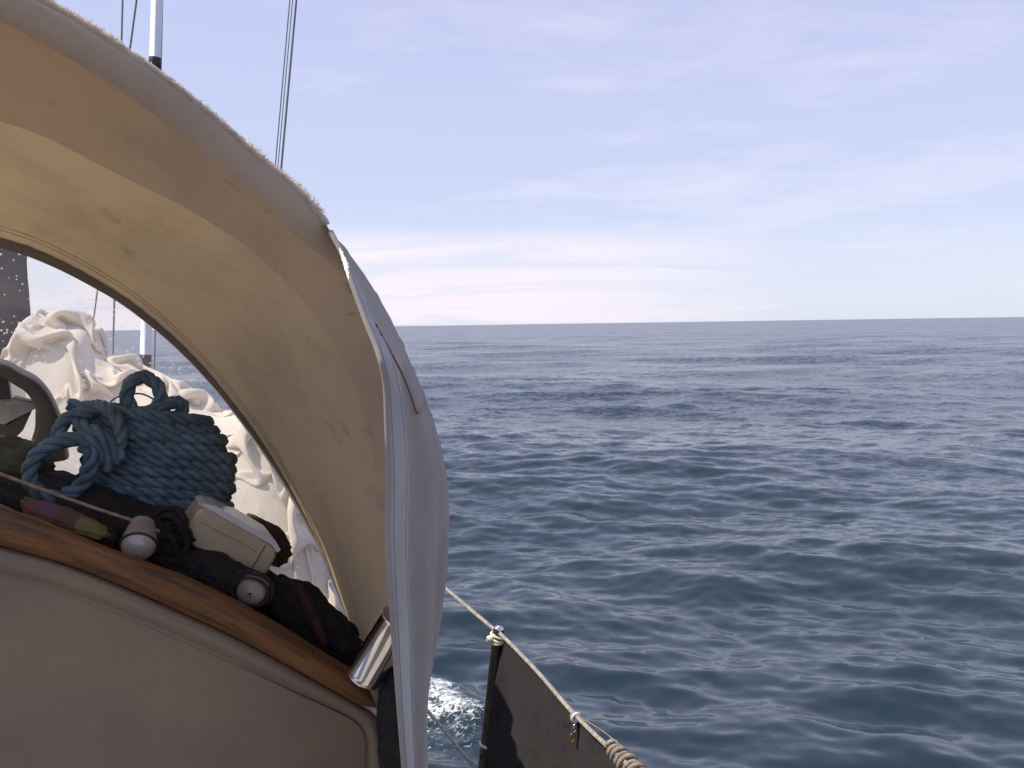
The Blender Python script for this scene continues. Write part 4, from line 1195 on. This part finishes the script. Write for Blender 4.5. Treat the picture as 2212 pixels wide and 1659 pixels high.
# cream plastic box
def build_box():
    front = [(424, 1108), (436, 1098), (450, 1100), (585, 1178), (598, 1192), (597, 1206), (580, 1238), (566, 1247), (556, 1246), (380, 1192), (372, 1186), (374, 1176)]
    fr = 1.60
    bx = thing('plastic_box', onF(470, 1215, fr + 0.05), 'cream plastic box lying aslant among the gear', 'box')
    n = len(front)
    c = np.mean(front, 0)
    mb = MB(); v = []
    for sc_, f in ((0.93, fr), (0.985, fr + 0.004), (1.0, fr + 0.012), (1.0, fr + 0.10), (0.97, fr + 0.112)):
        for p in front:
            q = c + (np.array(p) - c) * sc_
            b = sfu(onF(q[0], q[1], fr)); b[1] = f
            v.append(W(*b))
    f = grid_faces(5, n, cv=True); f.append(tuple(range(n))[::-1]); f.append(tuple(range(4 * n, 5 * n)))
    link('body', v, f, MAT['cream'], bx, False)
    # white lid along the upper long side
    lid = [(432, 1094), (446, 1090), (470, 1096), (598, 1172), (608, 1190), (600, 1196), (588, 1179), (450, 1101)]
    v = []
    for f_ in (fr + 0.006, fr + 0.118):
        for p in lid:
            b = sfu(onF(p[0], p[1], fr)); b[1] = f_; v.append(W(*b))
    m = len(lid); ff = grid_faces(2, m, cv=True); ff.append(tuple(range(m))[::-1]); ff.append(tuple(range(m, 2 * m)))
    link('lid', v, ff, MAT['white_plastic'], bx, False)
    # groove across the right end and a rubbed line along the front
    tube(MB(), np.array([onF(x, y, fr - 0.0006) for x, y in ((573, 1178), (558, 1205), (540, 1236))]), 0.0008, 6).build('groove', MAT['brown_cloth'], bx)
    tube(MB(), np.array([onF(x, y, fr - 0.0003) for x, y in cr([(437, 1128), (470, 1148), (520, 1172), (552, 1192)], 12)]), 0.0007, 6).build('rubbed_line', MAT['cord'], bx)
build_box()
# white torch: flared head with a dark sealing ring and a domed lens
tor = thing('torch', onF(300, 1200, 1.50), 'white plastic torch with domed lens resting against the wooden trim', 'torch')
la = ray(292, 1215) * -1.0; la /= np.linalg.norm(la)
hc = onF(299, 1178, 1.51); tax = -(0.55 * fw) - 0.75 * UP * 0.6 + 0.12 * RT; tax /= np.linalg.norm(tax)
lathe(MB(), hc - tax * 0.045, tax, [(0, 0.019), (0.012, 0.021), (0.028, 0.025), (0.044, 0.028), (0.045, 0.027)], 28).build('head', MAT['beige'], tor)
ring(hc, tax, 0.0275, 0.0022, MAT['rubber'], 'sealing_ring', tor, n=40)
lathe(MB(), hc, tax, [(0, 0.0262), (0.006, 0.0255), (0.013, 0.0215), (0.018, 0.0145), (0.0205, 0.006), (0.021, 0.001)], 28).build('lens_dome', MAT['dome'], tor)
# head lamp: pale disc inside turns of black cable
hl = thing('head_lamp', onF(545, 1300, 1.50), 'pale round lamp ringed by black cable below the cream box', 'lamp')
hx = -fw * 0.8 - UP * 0.2; hx /= np.linalg.norm(hx)
lathe(MB(), onF(541, 1281, 1.475) - hx * 0.03, hx, [(0, 0.022), (0.026, 0.024), (0.030, 0.022), (0.032, 0.012), (0.033, 0.002)], 24).build('lamp_glass', MAT['beige'], hl)
for k, (R, dx, dy) in enumerate(((0.029, 0, 0), (0.033, 4, -5), (0.036, 2, -9))):
    ring(onF(541 + dx, 1279 + dy, 1.47 + 0.003 * k), hx, R, 0.0022, MAT['black_line'], 'cable_turn', hl, 0.85)
# bundle of black line left of the box
mb = MB(); gb = random.Random(9)
bc = onF(372, 1158, 1.60)
for k in range(12):
    R = gb.uniform(0.018, 0.032); a0 = np.array([gb.gauss(0, 1) for _ in range(3)]); a0 /= np.linalg.norm(a0)
    b0 = np.cross(a0, [0.3, 0.9, 0.2]); b0 /= np.linalg.norm(b0)
    cc = bc + np.array([gb.gauss(0, 0.005) for _ in range(3)]) + UP * gb.uniform(-0.018, 0.018)
    tube(mb, np.array([cc + R * (cos(t) * a0 + sin(t) * b0) for t in np.linspace(0, 2 * pi, 24)]), 0.0048, 7, False)
tag(mb.build('black_line_bundle', MAT['black_line']), 'tangled bundle of black line between torch and cream box', 'rope')
# taut tan cord from the left to the bundle
mb = MB(); rope3(mb, rp([(-260, 940), (-60, 1002), (60, 1046), (200, 1096), (290, 1126), (345, 1148)], 1.55), 0.0032, 0.016, 0.004, 5)
tag(mb.build('tan_cord', MAT['cord']), 'thin tan cord stretched in front of the blue rope', 'cord')
# thin grey wire arching over the hank
tag(tube(MB(), cr(rp([(228, 884, 0.02), (246, 862, 0.03), (276, 852, 0.03), (310, 852, 0.03), (345, 872, 0.03), (360, 895, 0.02)]), 30), 0.0016, 6).build('thin_wire', MAT['wire']), 'thin grey wire arching behind the upper blue rope loop', 'wire')
# folded-back arm and weathered board at the left edge of the window
arm = [(-60, 770), (10, 784), (40, 800), (78, 820), (106, 850), (124, 885), (140, 930), (150, 990)]
def build_arm():
    n = 60; q = cr(arm, n); v = []
    wds = np.interp(np.linspace(0, 1, n), [0, 0.25, 0.6, 1], [30, 30, 42, 95])
    T = np.gradient(q, axis=0); T /= np.linalg.norm(T, axis=1)[:, None]
    for i in range(n):
        nrm = np.array([-T[i][1], T[i][0]])
        for k, f in ((0, 1.99), (0.04, 1.965), (0.12, 1.955), (0.88, 1.955), (0.96, 1.965), (1, 1.99), (1, 2.03), (0, 2.03)):
            p = q[i] + nrm * wds[i] * k; v.append(onF(p[0], p[1], 1.97) + BF * (f - 1.97))
    return tag(link('hatch_arm', v, grid_faces(n, 8, cv=True), MAT['arch']), 'curved grey brown arm of the hatch at the left edge', 'bracket')
build_arm()
def slab(name, quad, f0, f1, mt, label, cat):
    v = []
    for f in (f0, f0 + 0.004, f1):
        k = 0.97 if f == f0 else 1.0
        c = np.mean(quad, 0)
        for p in quad:
            q = c + (np.array(p) - c) * k
            v.append(onF(q[0], q[1], f0) + BF * (f - f0))
    n = len(quad); ff = grid_faces(3, n, cv=True); ff.append(tuple(range(n))[::-1]); ff.append(tuple(range(2 * n, 3 * n)))
    return tag(link(name, v, ff, mt, None, False), label, cat)
slab('weathered_board', [(-90, 868), (22, 866), (34, 862), (78, 872), (80, 882), (16, 914), (10, 918), (-90, 900)], 2.00, 2.05, MAT['grey_wood'], 'short weathered grey board inside the hatch arm', 'board')
slab('dark_post', [(-90, 770), (4, 788), (16, 800), (24, 862), (-90, 866)], 2.03, 2.08, MAT['arch'], 'dark upright post at the left edge above the weathered board', 'post')
slab('dark_step', [(-90, 905), (16, 918), (70, 886), (50, 930), (20, 960), (-90, 965)], 2.01, 2.06, MAT['arch'], 'dark angled bracket under the weathered board', 'bracket')

# polished steel tube on the corner of the cabin
stb = thing('steel_tube', onF(786, 1460, 1.50), 'polished steel tube standing at the corner beside the wooden trim', 'tube')
ta, tb_ = onF(787, 1462, 1.40), onF(862, 1335, 1.36)
d_ = tb_ - ta; L_ = np.linalg.norm(d_)
lathe(MB(), ta, d_, [(0, 0.0300), (0.004, 0.0305), (0.010, 0.0305), (0.012, 0.0298), (L_ - 0.006, 0.0298), (L_ - 0.004, 0.0302), (L_, 0.0300), (L_ + 0.001, 0.028), (L_ - 0.03, 0.027), (L_ - 0.03, 0.002)], 40).build('barrel', MAT['steel'], stb)
lathe(MB(), ta - d_ / L_ * 0.03, d_, [(0, 0.022), (0.002, 0.026), (0.028, 0.026), (0.0295, 0.02)], 28).build('foot', MAT['rubber'], stb)
sweep_lump('dark_gap_filler', MAT['dark_cloth'], (846, 1590), 1.37, 26, 150, 0.05, 0.2, 'black filler added to darken the gap between the cabin corner and the canvas flap', 'filler', 8, 0.0, 31.0)  # added black filler so that the gap beside the flap stays dark
tag(tube(MB(), np.array([onF(850, 1462, 1.56), onF(842, 1560, 1.56), onF(846, 1700, 1.56)]), 0.017, 14).build('dark_gap_tube', MAT['rubber']), 'black filler tube added in the dark gap between cabin corner and canvas flap', 'hose')  # added dark tube, fills the same shaded gap

for o in bpy.data.objects:
    if '_o' in o: del o['_o']
